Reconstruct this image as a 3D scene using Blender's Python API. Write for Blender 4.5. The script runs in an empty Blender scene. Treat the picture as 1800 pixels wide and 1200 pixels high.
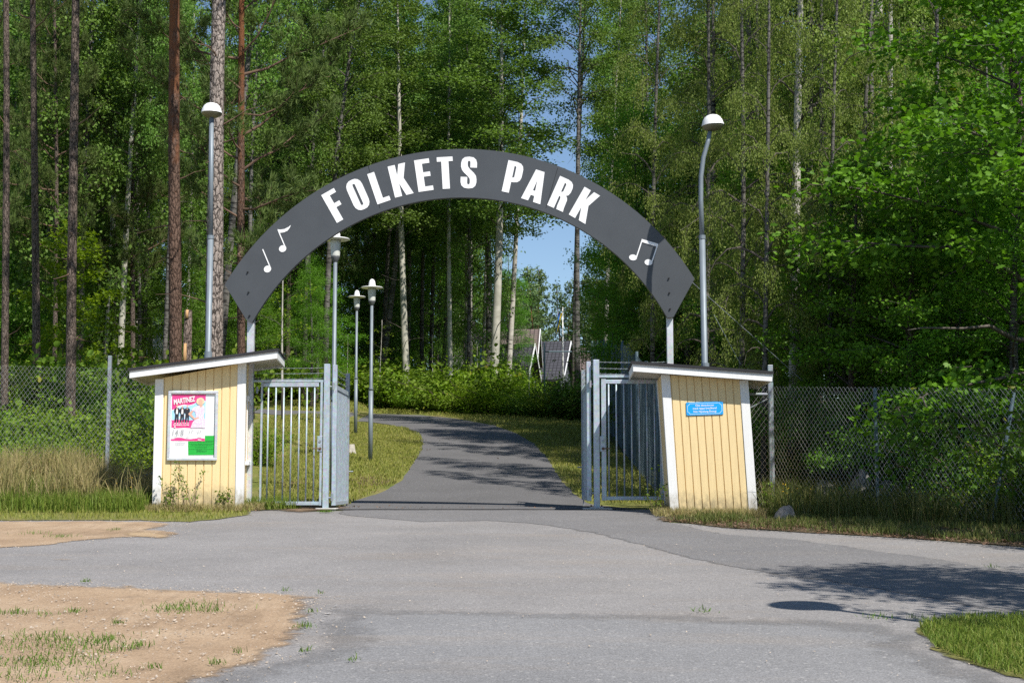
import bpy, bmesh, math, random
import numpy as np
from mathutils import Vector, Matrix, Quaternion, geometry, noise as mnoise

random.seed(7)
R = math.radians
sc = bpy.context.scene
COL = sc.collection

# ------------------------------------------------------------------ camera, sky, sun, exposure
PITCH = math.atan(250 / 2500.0)
CAM_Z = 0.386
cam_d = bpy.data.cameras.new("camera")
cam_d.sensor_width = 36.0
cam_d.lens = 50.0
cam_d.clip_start = 0.1
cam_d.clip_end = 2000
cam = bpy.data.objects.new("camera", cam_d)
COL.objects.link(cam)
cam.location = (0, 0, CAM_Z)
cam.rotation_euler = (math.pi / 2 + PITCH, 0, 0)
sc.camera = cam

SUN = Vector((0.5, -0.62, 1.0)).normalized()
world = bpy.data.worlds.new("World")
sc.world = world
world.use_nodes = True
wn = world.node_tree
bg = wn.nodes["Background"]
sky = wn.nodes.new("ShaderNodeTexSky")
sky.sky_type = 'NISHITA'
sky.sun_disc = False
sky.sun_elevation = math.asin(SUN.z)
sky.sun_rotation = math.atan2(SUN.x, SUN.y)
sky.altitude = 200
sky.air_density = 1.0
sky.dust_density = 0.2
sky.ozone_density = 3.5
wn.links.new(sky.outputs[0], bg.inputs[0])
bg.inputs[1].default_value = 0.09

sun_d = bpy.data.lights.new("sun", 'SUN')
sun_d.energy = 4.6
sun_d.angle = R(0.5)
sun_d.color = (1.0, 0.955, 0.88)
sun = bpy.data.objects.new("sun", sun_d)
COL.objects.link(sun)
sun.rotation_mode = 'QUATERNION'
sun.rotation_quaternion = SUN.to_track_quat('Z', 'Y')

sc.view_settings.view_transform = 'Standard'
sc.view_settings.look = 'None'
sc.view_settings.exposure = 0.52
sc.view_settings.gamma = 1.0
sc.view_settings.use_curve_mapping = False
cy = sc.cycles
cy.use_denoising = False
cy.denoiser = 'OPENIMAGEDENOISE'
cy.denoising_input_passes = 'RGB_ALBEDO_NORMAL'
cy.use_adaptive_sampling = True
cy.adaptive_threshold = 0.01
cy.max_bounces = 8
cy.diffuse_bounces = 5
cy.glossy_bounces = 2
cy.transmission_bounces = 4
cy.transparent_max_bounces = 8
cy.sample_clamp_indirect = 4.0

# ------------------------------------------------------------------ pixel to world, ground height
CT, ST = math.cos(PITCH), math.sin(PITCH)


def P(u, v, Y):
    """the point at distance Y seen at pixel (u, v) of the 1800 x 1200 photograph"""
    a = (u - 900) / 2500.0
    b = (600 - v) / 2500.0
    t = Y / (CT - b * ST)
    return Vector((a * t, Y, CAM_Z + t * (ST + b * CT)))


GT = [(-40, -3.2), (0, -1.134), (21.2, -0.016), (22.2, 0.0), (24.2, 0.02), (26.5, 0.17), (30, 0.48), (35, 0.95), (44.6, 1.93),
      (50, 2.50), (56, 3.08), (62, 3.62), (70, 4.25), (85, 5.2), (110, 6.6), (150, 8.0), (320, 11.0)]
GX = np.array([p[0] for p in GT], float)
GZ = np.array([p[1] for p in GT], float)


def sstep(t):
    t = max(0.0, min(1.0, t))
    return t * t * (3 - 2 * t)


def g(x, y):
    z = float(np.interp(y, GX, GZ))
    z += 0.34 * sstep((-5.7 - x) / 1.4) * sstep((y - 21.0) / 1.8)
    z += 0.15 * sstep((x - 4.5) / 3.0) * sstep((y - 20.5) / 3.0)
    return z


def G(u, v):
    """the ground point seen at a pixel"""
    lo, hi = 3.0, 66.0
    prev = None
    Y = lo
    while Y < hi:
        p = P(u, v, Y)
        d = p.z - g(p.x, p.y)
        if prev is not None and prev > 0 >= d:
            a, b = Y - 0.25, Y
            for _ in range(24):
                m = (a + b) / 2
                q = P(u, v, m)
                if q.z - g(q.x, q.y) > 0:
                    a = m
                else:
                    b = m
            q = P(u, v, b)
            return Vector((q.x, q.y, g(q.x, q.y)))
        prev = d
        Y += 0.25
    q = P(u, v, hi)
    return Vector((q.x, q.y, g(q.x, q.y)))


# ------------------------------------------------------------------ object helpers
def tag(o, label=None, cat=None, group=None, kind=None):
    if label:
        o['label'] = label
    if cat:
        o['category'] = cat
    if group:
        o['group'] = group
    if kind:
        o['kind'] = kind
    return o


def thing(name, label, cat, loc=(0, 0, 0), group=None, rotz=0.0):
    o = bpy.data.objects.new(name, None)
    o.empty_display_size = 0.2
    COL.objects.link(o)
    o.location = loc
    o.rotation_euler = (0, 0, rotz)
    return tag(o, label, cat, group)


class MB:
    """collects geometry for ONE mesh object"""

    def __init__(self):
        self.v = []
        self.f = []

    def add(self, vs, fs):
        n = len(self.v)
        self.v.extend([tuple(p) for p in vs])
        self.f.extend([tuple(i + n for i in f) for f in fs])
        return self

    def box(self, a, b, M=None):
        x0, y0, z0 = a
        x1, y1, z1 = b
        vs = [(x0, y0, z0), (x1, y0, z0), (x1, y1, z0), (x0, y1, z0), (x0, y0, z1), (x1, y0, z1), (x1, y1, z1), (x0, y1, z1)]
        if M is not None:
            vs = [M @ Vector(p) for p in vs]
        return self.add(vs, [(0, 3, 2, 1), (4, 5, 6, 7), (0, 1, 5, 4), (1, 2, 6, 5), (2, 3, 7, 6), (3, 0, 4, 7)])

    def tube(self, pts, rad, n=8, caps=True, wob=0.0):
        pts = [Vector(p) for p in pts]
        if not hasattr(rad, '__len__'):
            rad = [rad] * len(pts)
        t0 = (pts[1] - pts[0]).normalized()
        up = Vector((0, 1, 0)) if abs(t0.y) < 0.9 else Vector((1, 0, 0))
        s = t0.cross(up).normalized()
        vs, fs = [], []
        for i, p in enumerate(pts):
            if i == 0:
                t = pts[1] - pts[0]
            elif i == len(pts) - 1:
                t = pts[-1] - pts[-2]
            else:
                t = pts[i + 1] - pts[i - 1]
            t = t.normalized()
            s = (s - t * s.dot(t)).normalized()
            b = t.cross(s)
            for k in range(n):
                a = 2 * math.pi * k / n
                r = rad[i]
                if wob:
                    r *= 1 + wob * mnoise.noise(Vector((p.x * 2 + math.cos(a) * 2, p.y * 2 + math.sin(a) * 2, p.z * 1.6)))
                vs.append(p + (s * math.cos(a) + b * math.sin(a)) * r)
        m = len(pts)
        for i in range(m - 1):
            for k in range(n):
                k2 = (k + 1) % n
                fs.append((i * n + k, i * n + k2, (i + 1) * n + k2, (i + 1) * n + k))
        if caps:
            fs.append(tuple(range(n - 1, -1, -1)))
            fs.append(tuple((m - 1) * n + k for k in range(n)))
        return self.add(vs, fs)

    def lathe(self, prof, c=(0, 0, 0), n=24):
        c = Vector(c)
        vs, fs = [], []
        for r, z in prof:
            for k in range(n):
                a = 2 * math.pi * k / n
                vs.append((c.x + r * math.cos(a), c.y + r * math.sin(a), c.z + z))
        for i in range(len(prof) - 1):
            for k in range(n):
                k2 = (k + 1) % n
                fs.append((i * n + k, i * n + k2, (i + 1) * n + k2, (i + 1) * n + k))
        return self.add(vs, fs)

    def prism(self, polys, fn, th):
        """polys = [outer, hole, ...] in 2D; fn(x, y, d) -> 3D with d the depth behind the front"""
        vs2 = [p for poly in polys for p in poly]
        tri = geometry.tessellate_polygon([[Vector((p[0], p[1], 0)) for p in poly] for poly in polys])
        n = len(vs2)
        vs = [fn(p[0], p[1], 0.0) for p in vs2]
        fs = []
        for t in tri:
            a, b, c = (vs2[i] for i in t)
            if (b[0] - a[0]) * (c[1] - a[1]) - (b[1] - a[1]) * (c[0] - a[0]) < 0:
                t = (t[0], t[2], t[1])
            fs.append(tuple(t))
        if th:
            vs += [fn(p[0], p[1], th) for p in vs2]
            fs += [(t[2] + n, t[1] + n, t[0] + n) for t in fs]
            k = 0
            for poly in polys:
                m = len(poly)
                for i in range(m):
                    j = (i + 1) % m
                    fs.append((k + i, k + i + n, k + j + n, k + j))
                k += m
        return self.add(vs, fs)

    def build(self, name, m, parent=None, smooth=False, bevel=0.0, M=None):
        me = bpy.data.meshes.new(name)
        me.from_pydata(self.v, [], self.f)
        me.validate()
        if bevel or not smooth:
            bm = bmesh.new()
            bm.from_mesh(me)
            bmesh.ops.recalc_face_normals(bm, faces=bm.faces)
            if bevel:
                es = [e for e in bm.edges if len(e.link_faces) == 2 and e.calc_face_angle(0) > 0.6]
                bmesh.ops.bevel(bm, geom=es, offset=bevel, segments=2, affect='EDGES', profile=0.5, clamp_overlap=True)
            bm.to_mesh(me)
            bm.free()
        if smooth:
            me.polygons.foreach_set('use_smooth', [True] * len(me.polygons))
        me.materials.append(m)
        o = bpy.data.objects.new(name, me)
        COL.objects.link(o)
        if M is not None:
            o.matrix_world = M
        if parent is not None:
            o.parent = parent
        return o


def wpart(name, mb, m, root, smooth=False, bevel=0.0):
    """a part whose geometry was collected in world coordinates"""
    bpy.context.view_layer.update()
    inv = root_world(root).inverted()
    mb.v = [tuple(inv @ Vector(p)) for p in mb.v]
    return mb.build(name, m, root, smooth, bevel)


def root_world(o):
    M = o.matrix_basis.copy()
    while o.parent is not None:
        o = o.parent
        M = o.matrix_basis @ M
    return M


def np_mesh(name, V, loops, starts, m, parent=None):
    me = bpy.data.meshes.new(name)
    me.vertices.add(len(V))
    me.vertices.foreach_set('co', np.ascontiguousarray(V, dtype=np.float32).ravel())
    me.loops.add(len(loops))
    me.loops.foreach_set('vertex_index', np.ascontiguousarray(loops, dtype=np.int32))
    me.polygons.add(len(starts))
    me.polygons.foreach_set('loop_start', np.ascontiguousarray(starts, dtype=np.int32))
    me.update(calc_edges=True)
    me.validate()
    me.materials.append(m)
    o = bpy.data.objects.new(name, me)
    COL.objects.link(o)
    if parent is not None:
        o.parent = parent
    return o


LEAF = {
    'diamond': (np.array([(0, 0, 0), (.45, .36, .07), (1, 0, -.06), (.45, -.36, .07)]), [(0, 1, 2, 3)]),
    'spray': (np.array([(0, 0, 0), (.30, .42, .10), (.55, .10, 0), (1, .22, -.1), (.72, -.08, 0), (.62, -.46, .1), (.35, -.12, 0)]),
              [(0, 1, 2), (2, 3, 4), (2, 4, 6), (4, 5, 6), (0, 2, 6)]),
    'round': (np.array([(0, 0, 0), (.12, .34, .05), (.5, .46, .08), (.85, .24, 0), (1, 0, -.1), (.85, -.24, 0), (.5, -.46, .08), (.12, -.34, .05)]),
              [(0, 1, 2, 3, 4), (0, 4, 5, 6, 7)]),
    'oak': (np.array([(0, 0, 0), (.22, .13, .03), (.30, .26, .05), (.42, .17, .03), (.55, .38, .06), (.68, .2, .02), (.86, .27, 0), (1, .06, -.06), (1, -.06, -.06),
                      (.86, -.27, 0), (.68, -.2, .02), (.55, -.38, .06), (.42, -.17, .03), (.30, -.26, .05), (.22, -.13, .03)]),
            [(0, 1, 2, 3, 12, 13, 14), (3, 4, 5, 10, 11, 12), (5, 6, 7, 8, 9, 10)]),
    'needle': (np.array([(0, .05, 0), (0, -.05, 0), (1, 0, 0)]), [(0, 1, 2)]),
}


def leaves(name, C, size, m, parent=None, shape='diamond', T=None, flat=0.6, rng=None):
    """C (N,3) leaf bases, size (N), T (N,3) tip directions; one mesh"""
    N = len(C)
    if T is None:
        T = rng.normal(size=(N, 3))
    T = T / np.linalg.norm(T, axis=1, keepdims=True)
    Nn = rng.normal(size=(N, 3))
    Nn[:, 2] += flat * 2
    S = np.cross(Nn, T)
    S /= np.linalg.norm(S, axis=1, keepdims=True) + 1e-9
    Nn = np.cross(T, S)
    tv, tf = LEAF[shape]
    k = len(tv)
    V = (C[:, None, :] + size[:, None, None] * (tv[None, :, 0:1] * T[:, None, :] + tv[None, :, 1:2] * S[:, None, :] + tv[None, :, 2:3] * Nn[:, None, :])).reshape(-1, 3)
    fl = np.array([i for f in tf for i in f])
    st = np.cumsum([0] + [len(f) for f in tf])[:-1]
    L = (np.arange(N)[:, None] * k + fl[None, :]).ravel()
    Sx = (np.arange(N)[:, None] * len(fl) + st[None, :]).ravel()
    return np_mesh(name, V, L, Sx, m, parent)


# ------------------------------------------------------------------ materials
def newmat(name):
    m = bpy.data.materials.new(name)
    m.use_nodes = True
    nt = m.node_tree
    b = nt.nodes["Principled BSDF"]
    return m, nt, b


def N(nt, t, **kw):
    n = nt.nodes.new(t)
    for k, v in kw.items():
        setattr(n, k, v)
    return n


def coords(nt, scale=(1, 1, 1), obj=True):
    tc = N(nt, "ShaderNodeTexCoord")
    mp = N(nt, "ShaderNodeMapping")
    mp.inputs['Scale'].default_value = scale
    nt.links.new(tc.outputs['Object' if obj else 'Generated'], mp.inputs['Vector'])
    return mp.outputs['Vector']


def noise(nt, vec, scale, detail=4, rough=0.55, dist=0.0):
    n = N(nt, "ShaderNodeTexNoise")
    n.inputs['Scale'].default_value = scale
    n.inputs['Detail'].default_value = detail
    n.inputs['Roughness'].default_value = rough
    n.inputs['Distortion'].default_value = dist
    nt.links.new(vec, n.inputs['Vector'])
    return n.outputs['Fac']


def ramp(nt, fac, stops):
    r = N(nt, "ShaderNodeValToRGB")
    e = r.color_ramp.elements
    while len(e) < len(stops):
        e.new(0.5)
    for el, (p, c) in zip(e, stops):
        el.position = p
        el.color = (*c, 1) if len(c) == 3 else c
    nt.links.new(fac, r.inputs[0])
    return r.outputs[0]


def mix(nt, fac, a, b, mode='MIX'):
    n = N(nt, "ShaderNodeMix")
    n.data_type = 'RGBA'
    n.blend_type = mode
    for sock, val in ((n.inputs[0], fac), (n.inputs[6], a), (n.inputs[7], b)):
        if hasattr(val, 'is_linked') or hasattr(val, 'links'):
            nt.links.new(val, sock)
        elif hasattr(val, '__len__'):
            sock.default_value = (*val, 1)
        else:
            sock.default_value = val
    return n.outputs[2]


def bump(nt, b, h, strength=0.4, dist=0.02):
    n = N(nt, "ShaderNodeBump")
    n.inputs['Strength'].default_value = strength
    n.inputs['Distance'].default_value = dist
    nt.links.new(h, n.inputs['Height'])
    nt.links.new(n.outputs[0], b.inputs['Normal'])


def simple(name, col, rough=0.5, metal=0.0, var=0.12, scale=6.0, spec=0.4, bumps=0.0, bscale=60.0, sc3=(1, 1, 1)):
    m, nt, b = newmat(name)
    v = coords(nt, sc3)
    f = noise(nt, v, scale, 5)
    d = tuple(c * (1 - var) for c in col)
    e = tuple(min(1, c * (1 + var)) for c in col)
    nt.links.new(ramp(nt, f, [(0.3, d), (0.7, e)]), b.inputs['Base Color'])
    b.inputs['Roughness'].default_value = rough
    b.inputs['Metallic'].default_value = metal
    b.inputs['Specular IOR Level'].default_value = spec
    if bumps:
        bump(nt, b, noise(nt, v, bscale, 3), bumps, 0.004)
    return m


def galv(name, base=(0.40, 0.49, 0.565)):
    m, nt, b = newmat(name)
    v = coords(nt)
    vo = N(nt, "ShaderNodeTexVoronoi")
    vo.inputs['Scale'].default_value = 34
    nt.links.new(v, vo.inputs['Vector'])
    f = noise(nt, v, 7, 5)
    c1 = ramp(nt, f, [(0.3, tuple(c * 0.84 for c in base)), (0.7, tuple(c * 1.1 for c in base))])
    c2 = mix(nt, 0.16, c1, vo.outputs['Color'], 'OVERLAY')
    hs = N(nt, "ShaderNodeHueSaturation")
    hs.inputs['Saturation'].default_value = 0.75
    nt.links.new(c2, hs.inputs['Color'])
    nt.links.new(hs.outputs[0], b.inputs['Base Color'])
    b.inputs['Metallic'].default_value = 0.35
    b.inputs['Roughness'].default_value = 0.5
    return m


def leafmat(name, dark, lite, trans, tfac=0.35, rough=0.55, spec=0.15, rare=None, clump=0.8):
    m, nt, b = newmat(name)
    ge = N(nt, "ShaderNodeNewGeometry")
    oi = N(nt, "ShaderNodeObjectInfo")
    c = ramp(nt, ge.outputs['Random Per Island'], [(0.0, dark), (0.85, lite)] + ([(0.985, lite), (1.0, rare)] if rare else []))
    v = coords(nt)
    f = noise(nt, v, clump, 2)
    c = mix(nt, f, c, tuple(0.5 * (a + bb) * 0.8 for a, bb in zip(dark, lite)))
    hs = N(nt, "ShaderNodeHueSaturation")
    mr = N(nt, "ShaderNodeMapRange")
    mr.inputs['To Min'].default_value = 0.8
    mr.inputs['To Max'].default_value = 1.2
    nt.links.new(oi.outputs['Random'], mr.inputs[0])
    nt.links.new(mr.outputs[0], hs.inputs['Value'])
    mr2 = N(nt, "ShaderNodeMapRange")
    mr2.inputs['To Min'].default_value = 0.485
    mr2.inputs['To Max'].default_value = 0.51
    nt.links.new(oi.outputs['Random'], mr2.inputs[0])
    nt.links.new(mr2.outputs[0], hs.inputs['Hue'])
    nt.links.new(c, hs.inputs['Color'])
    c = hs.outputs[0]
    nt.links.new(c, b.inputs['Base Color'])
    b.inputs['Roughness'].default_value = rough
    b.inputs['Specular IOR Level'].default_value = spec
    tr = N(nt, "ShaderNodeBsdfTranslucent")
    nt.links.new(mix(nt, 1.0, c, trans, 'MULTIPLY'), tr.inputs['Color'])
    mx = N(nt, "ShaderNodeMixShader")
    mx.inputs[0].default_value = tfac
    nt.links.new(b.outputs[0], mx.inputs[1])
    nt.links.new(tr.outputs[0], mx.inputs[2])
    nt.links.new(mx.outputs[0], nt.nodes["Material Output"].inputs['Surface'])
    return m


def bladesmat(name, stops, tfac=0.3):
    m, nt, b = newmat(name)
    ge = N(nt, "ShaderNodeNewGeometry")
    c = ramp(nt, ge.outputs['Random Per Island'], stops)
    f = noise(nt, coords(nt), 1.3, 3)
    c = mix(nt, f, c, stops[len(stops) // 2][1])
    nt.links.new(c, b.inputs['Base Color'])
    b.inputs['Roughness'].default_value = 0.55
    b.inputs['Specular IOR Level'].default_value = 0.25
    tr = N(nt, "ShaderNodeBsdfTranslucent")
    nt.links.new(c, tr.inputs['Color'])
    mx = N(nt, "ShaderNodeMixShader")
    mx.inputs[0].default_value = tfac
    nt.links.new(b.outputs[0], mx.inputs[1])
    nt.links.new(tr.outputs[0], mx.inputs[2])
    nt.links.new(mx.outputs[0], nt.nodes["Material Output"].inputs['Surface'])
    return m


def barkmat(name, deep, mid, lite, orange=None, osplit=(3.0, 9.0), scale=(9, 9, 2.2), strength=0.9):
    """plated pine bark; orange = flaking colour that takes over up the trunk"""
    m, nt, b = newmat(name)
    v = coords(nt, scale)
    vo = N(nt, "ShaderNodeTexVoronoi")
    vo.feature = 'DISTANCE_TO_EDGE'
    vo.inputs['Scale'].default_value = 1.6
    nd = N(nt, "ShaderNodeTexNoise")
    nd.inputs['Scale'].default_value = 3
    nt.links.new(v, nd.inputs['Vector'])
    vm = N(nt, "ShaderNodeVectorMath")
    vm.operation = 'MULTIPLY_ADD'
    vm.inputs[1].default_value = (0.6, 0.6, 0.6)
    nt.links.new(nd.outputs['Color'], vm.inputs[0])
    nt.links.new(v, vm.inputs[2])
    nt.links.new(vm.outputs[0], vo.inputs['Vector'])
    f2 = noise(nt, v, 4.5, 5, 0.7)
    c = ramp(nt, f2, [(0.25, mid), (0.72, lite)])
    c = mix(nt, ramp(nt, vo.outputs['Distance'], [(0.02, (0, 0, 0)), (0.14, (1, 1, 1))]), deep, c)
    if orange:
        tc = N(nt, "ShaderNodeTexCoord")
        sp = N(nt, "ShaderNodeSeparateXYZ")
        nt.links.new(tc.outputs['Object'], sp.inputs[0])
        mr = N(nt, "ShaderNodeMapRange")
        mr.inputs['From Min'].default_value = osplit[0]
        mr.inputs['From Max'].default_value = osplit[1]
        nt.links.new(sp.outputs['Z'], mr.inputs[0])
        v2 = coords(nt, (3, 3, 1.3))
        f3 = noise(nt, v2, 2.2, 6, 0.7)
        ad = N(nt, "ShaderNodeMath")
        ad.operation = 'ADD'
        nt.links.new(mr.outputs[0], ad.inputs[0])
        nt.links.new(f3, ad.inputs[1])
        c = mix(nt, ramp(nt, ad.outputs[0], [(0.72, (0, 0, 0)), (0.95, (1, 1, 1))]), c, orange)
    nt.links.new(c, b.inputs['Base Color'])
    b.inputs['Roughness'].default_value = 0.9
    b.inputs['Specular IOR Level'].default_value = 0.15
    h = mix(nt, 0.3, vo.outputs['Distance'], f2)
    bump(nt, b, h, strength, 0.05)
    return m


def birchmat(name, white=(0.50, 0.47, 0.42), grey=(0.25, 0.235, 0.21), dark=(0.025, 0.022, 0.02), marks=0.62, base=2.0):
    m, nt, b = newmat(name)
    v = coords(nt, (1.2, 1.2, 9))
    f = noise(nt, v, 2.2, 5, 0.65)
    v2 = coords(nt, (2, 2, 2))
    f2 = noise(nt, v2, 1.2, 4)
    c = ramp(nt, f2, [(0.32, grey), (0.6, white)])
    c = mix(nt, ramp(nt, f, [(marks - 0.03, (0, 0, 0)), (marks + 0.02, (1, 1, 1))]), c, dark)
    tc = N(nt, "ShaderNodeTexCoord")
    sp = N(nt, "ShaderNodeSeparateXYZ")
    nt.links.new(tc.outputs['Object'], sp.inputs[0])
    mr = N(nt, "ShaderNodeMapRange")
    mr.inputs['From Min'].default_value = base
    mr.inputs['From Max'].default_value = 0.0
    nt.links.new(sp.outputs['Z'], mr.inputs[0])
    f3 = noise(nt, coords(nt, (6, 6, 2)), 2, 5, 0.7)
    ad = N(nt, "ShaderNodeMath")
    ad.operation = 'ADD'
    nt.links.new(mr.outputs[0], ad.inputs[0])
    nt.links.new(f3, ad.inputs[1])
    c = mix(nt, ramp(nt, ad.outputs[0], [(0.9, (0, 0, 0)), (1.1, (1, 1, 1))]), c, (0.07, 0.06, 0.05))
    nt.links.new(c, b.inputs['Base Color'])
    b.inputs['Roughness'].default_value = 0.75
    b.inputs['Specular IOR Level'].default_value = 0.2
    bump(nt, b, f, 0.3, 0.01)
    return m


def groundmat(name, stops, scale=3.0, fine=60.0, finevar=0.35, rough=0.95, bs=0.5, third=None, tpos=(0.55, 0.65), tscale=0.8, tracks=0.0):
    m, nt, b = newmat(name)
    v = coords(nt)
    f = noise(nt, v, scale, 6, 0.6)
    c = ramp(nt, f, stops)
    if third:
        f4 = noise(nt, v, tscale, 5, 0.6)
        c = mix(nt, ramp(nt, f4, [(tpos[0], (0, 0, 0)), (tpos[1], (1, 1, 1))]), c, third)
    if tracks:
        mp = N(nt, "ShaderNodeMapping")
        mp.inputs['Rotation'].default_value = (0, 0, tracks)
        mp.inputs['Scale'].default_value = (7, 0.9, 1)
        nt.links.new(N(nt, "ShaderNodeTexCoord").outputs['Object'], mp.inputs['Vector'])
        f5 = noise(nt, mp.outputs[0], 1.3, 4, 0.6)
        f6 = noise(nt, v, 0.5, 2)
        mu = N(nt, "ShaderNodeMath")
        mu.operation = 'MULTIPLY'
        nt.links.new(f5, mu.inputs[0])
        nt.links.new(f6, mu.inputs[1])
        c = mix(nt, ramp(nt, mu.outputs[0], [(0.25, (0, 0, 0)), (0.36, (0.35,) * 3)]), c, tuple(x * 0.62 for x in stops[0][1]))
        f7 = noise(nt, v, 9, 5, 0.75)
        c = mix(nt, ramp(nt, f7, [(0.56, (0, 0, 0)), (0.72, (0.55,) * 3)]), c, tuple(x * 0.55 for x in stops[0][1]))
        f8 = noise(nt, v, 30, 2, 0.8)
        c = mix(nt, ramp(nt, f8, [(0.66, (0, 0, 0)), (0.7, (0.6,) * 3)]), c, (0.55, 0.48, 0.40))
    f2 = noise(nt, v, fine, 3, 0.7)
    c = mix(nt, 1.0, c, ramp(nt, f2, [(0.3, (1 - finevar,) * 3), (0.7, (1 + finevar * 0.6,) * 3)]), 'MULTIPLY')
    nt.links.new(c, b.inputs['Base Color'])
    b.inputs['Roughness'].default_value = rough
    b.inputs['Specular IOR Level'].default_value = 0.2
    bump(nt, b, f2, bs, 0.012)
    return m


def asphalt(name, col, var=0.1, sand=0.0, speck=0.35):
    m, nt, b = newmat(name)
    v = coords(nt)
    f = noise(nt, v, 0.7, 5, 0.6)
    c = ramp(nt, f, [(0.3, tuple(x * (1 - var) for x in col)), (0.7, tuple(x * (1 + var) for x in col))])
    if sand:
        vs = coords(nt, (0.35, 1.3, 1))
        f3 = noise(nt, vs, 1.1, 6, 0.65)
        c = mix(nt, ramp(nt, f3, [(0.52, (0, 0, 0)), (0.78, (sand,) * 3)]), c, (0.33, 0.25, 0.17))
    fst = noise(nt, coords(nt, (0.8, 2.2, 1)), 2.6, 6, 0.7)
    c = mix(nt, ramp(nt, fst, [(0.58, (0, 0, 0)), (0.75, (0.45,) * 3)]), c, tuple(x * 0.72 for x in col))
    f9 = noise(nt, v, 26, 4, 0.75)
    c = mix(nt, 1.0, c, ramp(nt, f9, [(0.3, (0.86,) * 3), (0.7, (1.12,) * 3)]), 'MULTIPLY')
    f2 = noise(nt, v, 75, 2, 0.8)
    c = mix(nt, 1.0, c, ramp(nt, f2, [(0.3, (1 - speck,) * 3), (0.52, (1, 1, 1)), (0.72, (1 + speck * 1.3,) * 3)]), 'MULTIPLY')
    vo = N(nt, "ShaderNodeTexVoronoi")
    vo.inputs['Scale'].default_value = 55
    nt.links.new(v, vo.inputs['Vector'])
    sv = N(nt, "ShaderNodeSeparateColor")
    nt.links.new(vo.outputs['Color'], sv.inputs[0])
    c = mix(nt, ramp(nt, sv.outputs[0], [(0.985, (0, 0, 0)), (0.99, (0.4,) * 3)]), c, (0.5, 0.48, 0.45))
    nt.links.new(c, b.inputs['Base Color'])
    b.inputs['Roughness'].default_value = 0.88
    b.inputs['Specular IOR Level'].default_value = 0.25
    bump(nt, b, f2, 0.35, 0.008)
    return m


def edged(m, lo=0.28, hi=0.62, scale=5.0):
    """fade a thin ground sheet out through a noisy edge (attribute 'edge': 0 at its rim)"""
    nt = m.node_tree
    b = nt.nodes["Principled BSDF"]
    at = N(nt, "ShaderNodeAttribute")
    at.attribute_name = 'edge'
    f = noise(nt, coords(nt), scale, 6, 0.7)
    ad = N(nt, "ShaderNodeMath")
    ad.operation = 'MULTIPLY_ADD'
    ad.inputs[1].default_value = 1.0
    nt.links.new(at.outputs['Fac'], ad.inputs[0])
    nt.links.new(f, ad.inputs[2])
    a = ramp(nt, ad.outputs[0], [(min(0.99, lo + 0.35), (0, 0, 0)), (min(1.0, hi + 0.25), (1, 1, 1))])
    tr = N(nt, "ShaderNodeBsdfTransparent")
    mx = N(nt, "ShaderNodeMixShader")
    nt.links.new(a, mx.inputs[0])
    nt.links.new(tr.outputs[0], mx.inputs[1])
    nt.links.new(b.outputs[0], mx.inputs[2])
    nt.links.new(mx.outputs[0], nt.nodes["Material Output"].inputs['Surface'])
    return m


def woodwall(name, col):
    m, nt, b = newmat(name)
    v = coords(nt, (14, 14, 0.9))
    f = noise(nt, v, 2.5, 6, 0.65)
    c = ramp(nt, f, [(0.25, tuple(x * 0.9 for x in col)), (0.75, tuple(min(1, x * 1.06) for x in col))])
    v2 = coords(nt, (30, 30, 14))
    f2 = noise(nt, v2, 1.5, 3, 0.6)
    c = mix(nt, ramp(nt, f2, [(0.735, (0, 0, 0)), (0.76, (0.75,) * 3)]), c, (0.2, 0.17, 0.13))
    tc = N(nt, "ShaderNodeTexCoord")
    sp = N(nt, "ShaderNodeSeparateXYZ")
    nt.links.new(tc.outputs['Object'], sp.inputs[0])
    mr = N(nt, "ShaderNodeMapRange")
    mr.inputs['From Min'].default_value = 0.62
    mr.inputs['From Max'].default_value = 0.0
    nt.links.new(sp.outputs['Z'], mr.inputs[0])
    f3 = noise(nt, coords(nt, (9, 9, 5)), 1.6, 5, 0.7)
    ad = N(nt, "ShaderNodeMath")
    ad.operation = 'MULTIPLY'
    nt.links.new(mr.outputs[0], ad.inputs[0])
    nt.links.new(f3, ad.inputs[1])
    c = mix(nt, ramp(nt, ad.outputs[0], [(0.2, (0, 0, 0)), (0.45, (0.75,) * 3)]), c, (0.24, 0.20, 0.12))
    nt.links.new(c, b.inputs['Base Color'])
    b.inputs['Roughness'].default_value = 0.6
    b.inputs['Specular IOR Level'].default_value = 0.3
    bump(nt, b, f, 0.18, 0.004)
    return m


def tilemat(name, col):
    m, nt, b = newmat(name)
    br = N(nt, "ShaderNodeTexBrick")
    br.inputs['Scale'].default_value = 1.0
    br.inputs['Color1'].default_value = (*col, 1)
    br.inputs['Color2'].default_value = (*[c * 1.25 for c in col], 1)
    br.inputs['Mortar'].default_value = (*[c * 0.3 for c in col], 1)
    br.inputs['Mortar Size'].default_value = 0.035
    br.inputs['Brick Width'].default_value = 0.3
    br.inputs['Row Height'].default_value = 0.34
    br.offset = 0.0
    tc = N(nt, "ShaderNodeTexCoord")
    nt.links.new(tc.outputs['UV'], br.inputs['Vector'])
    nt.links.new(br.outputs['Color'], b.inputs['Base Color'])
    b.inputs['Roughness'].default_value = 0.8
    return m


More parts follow.
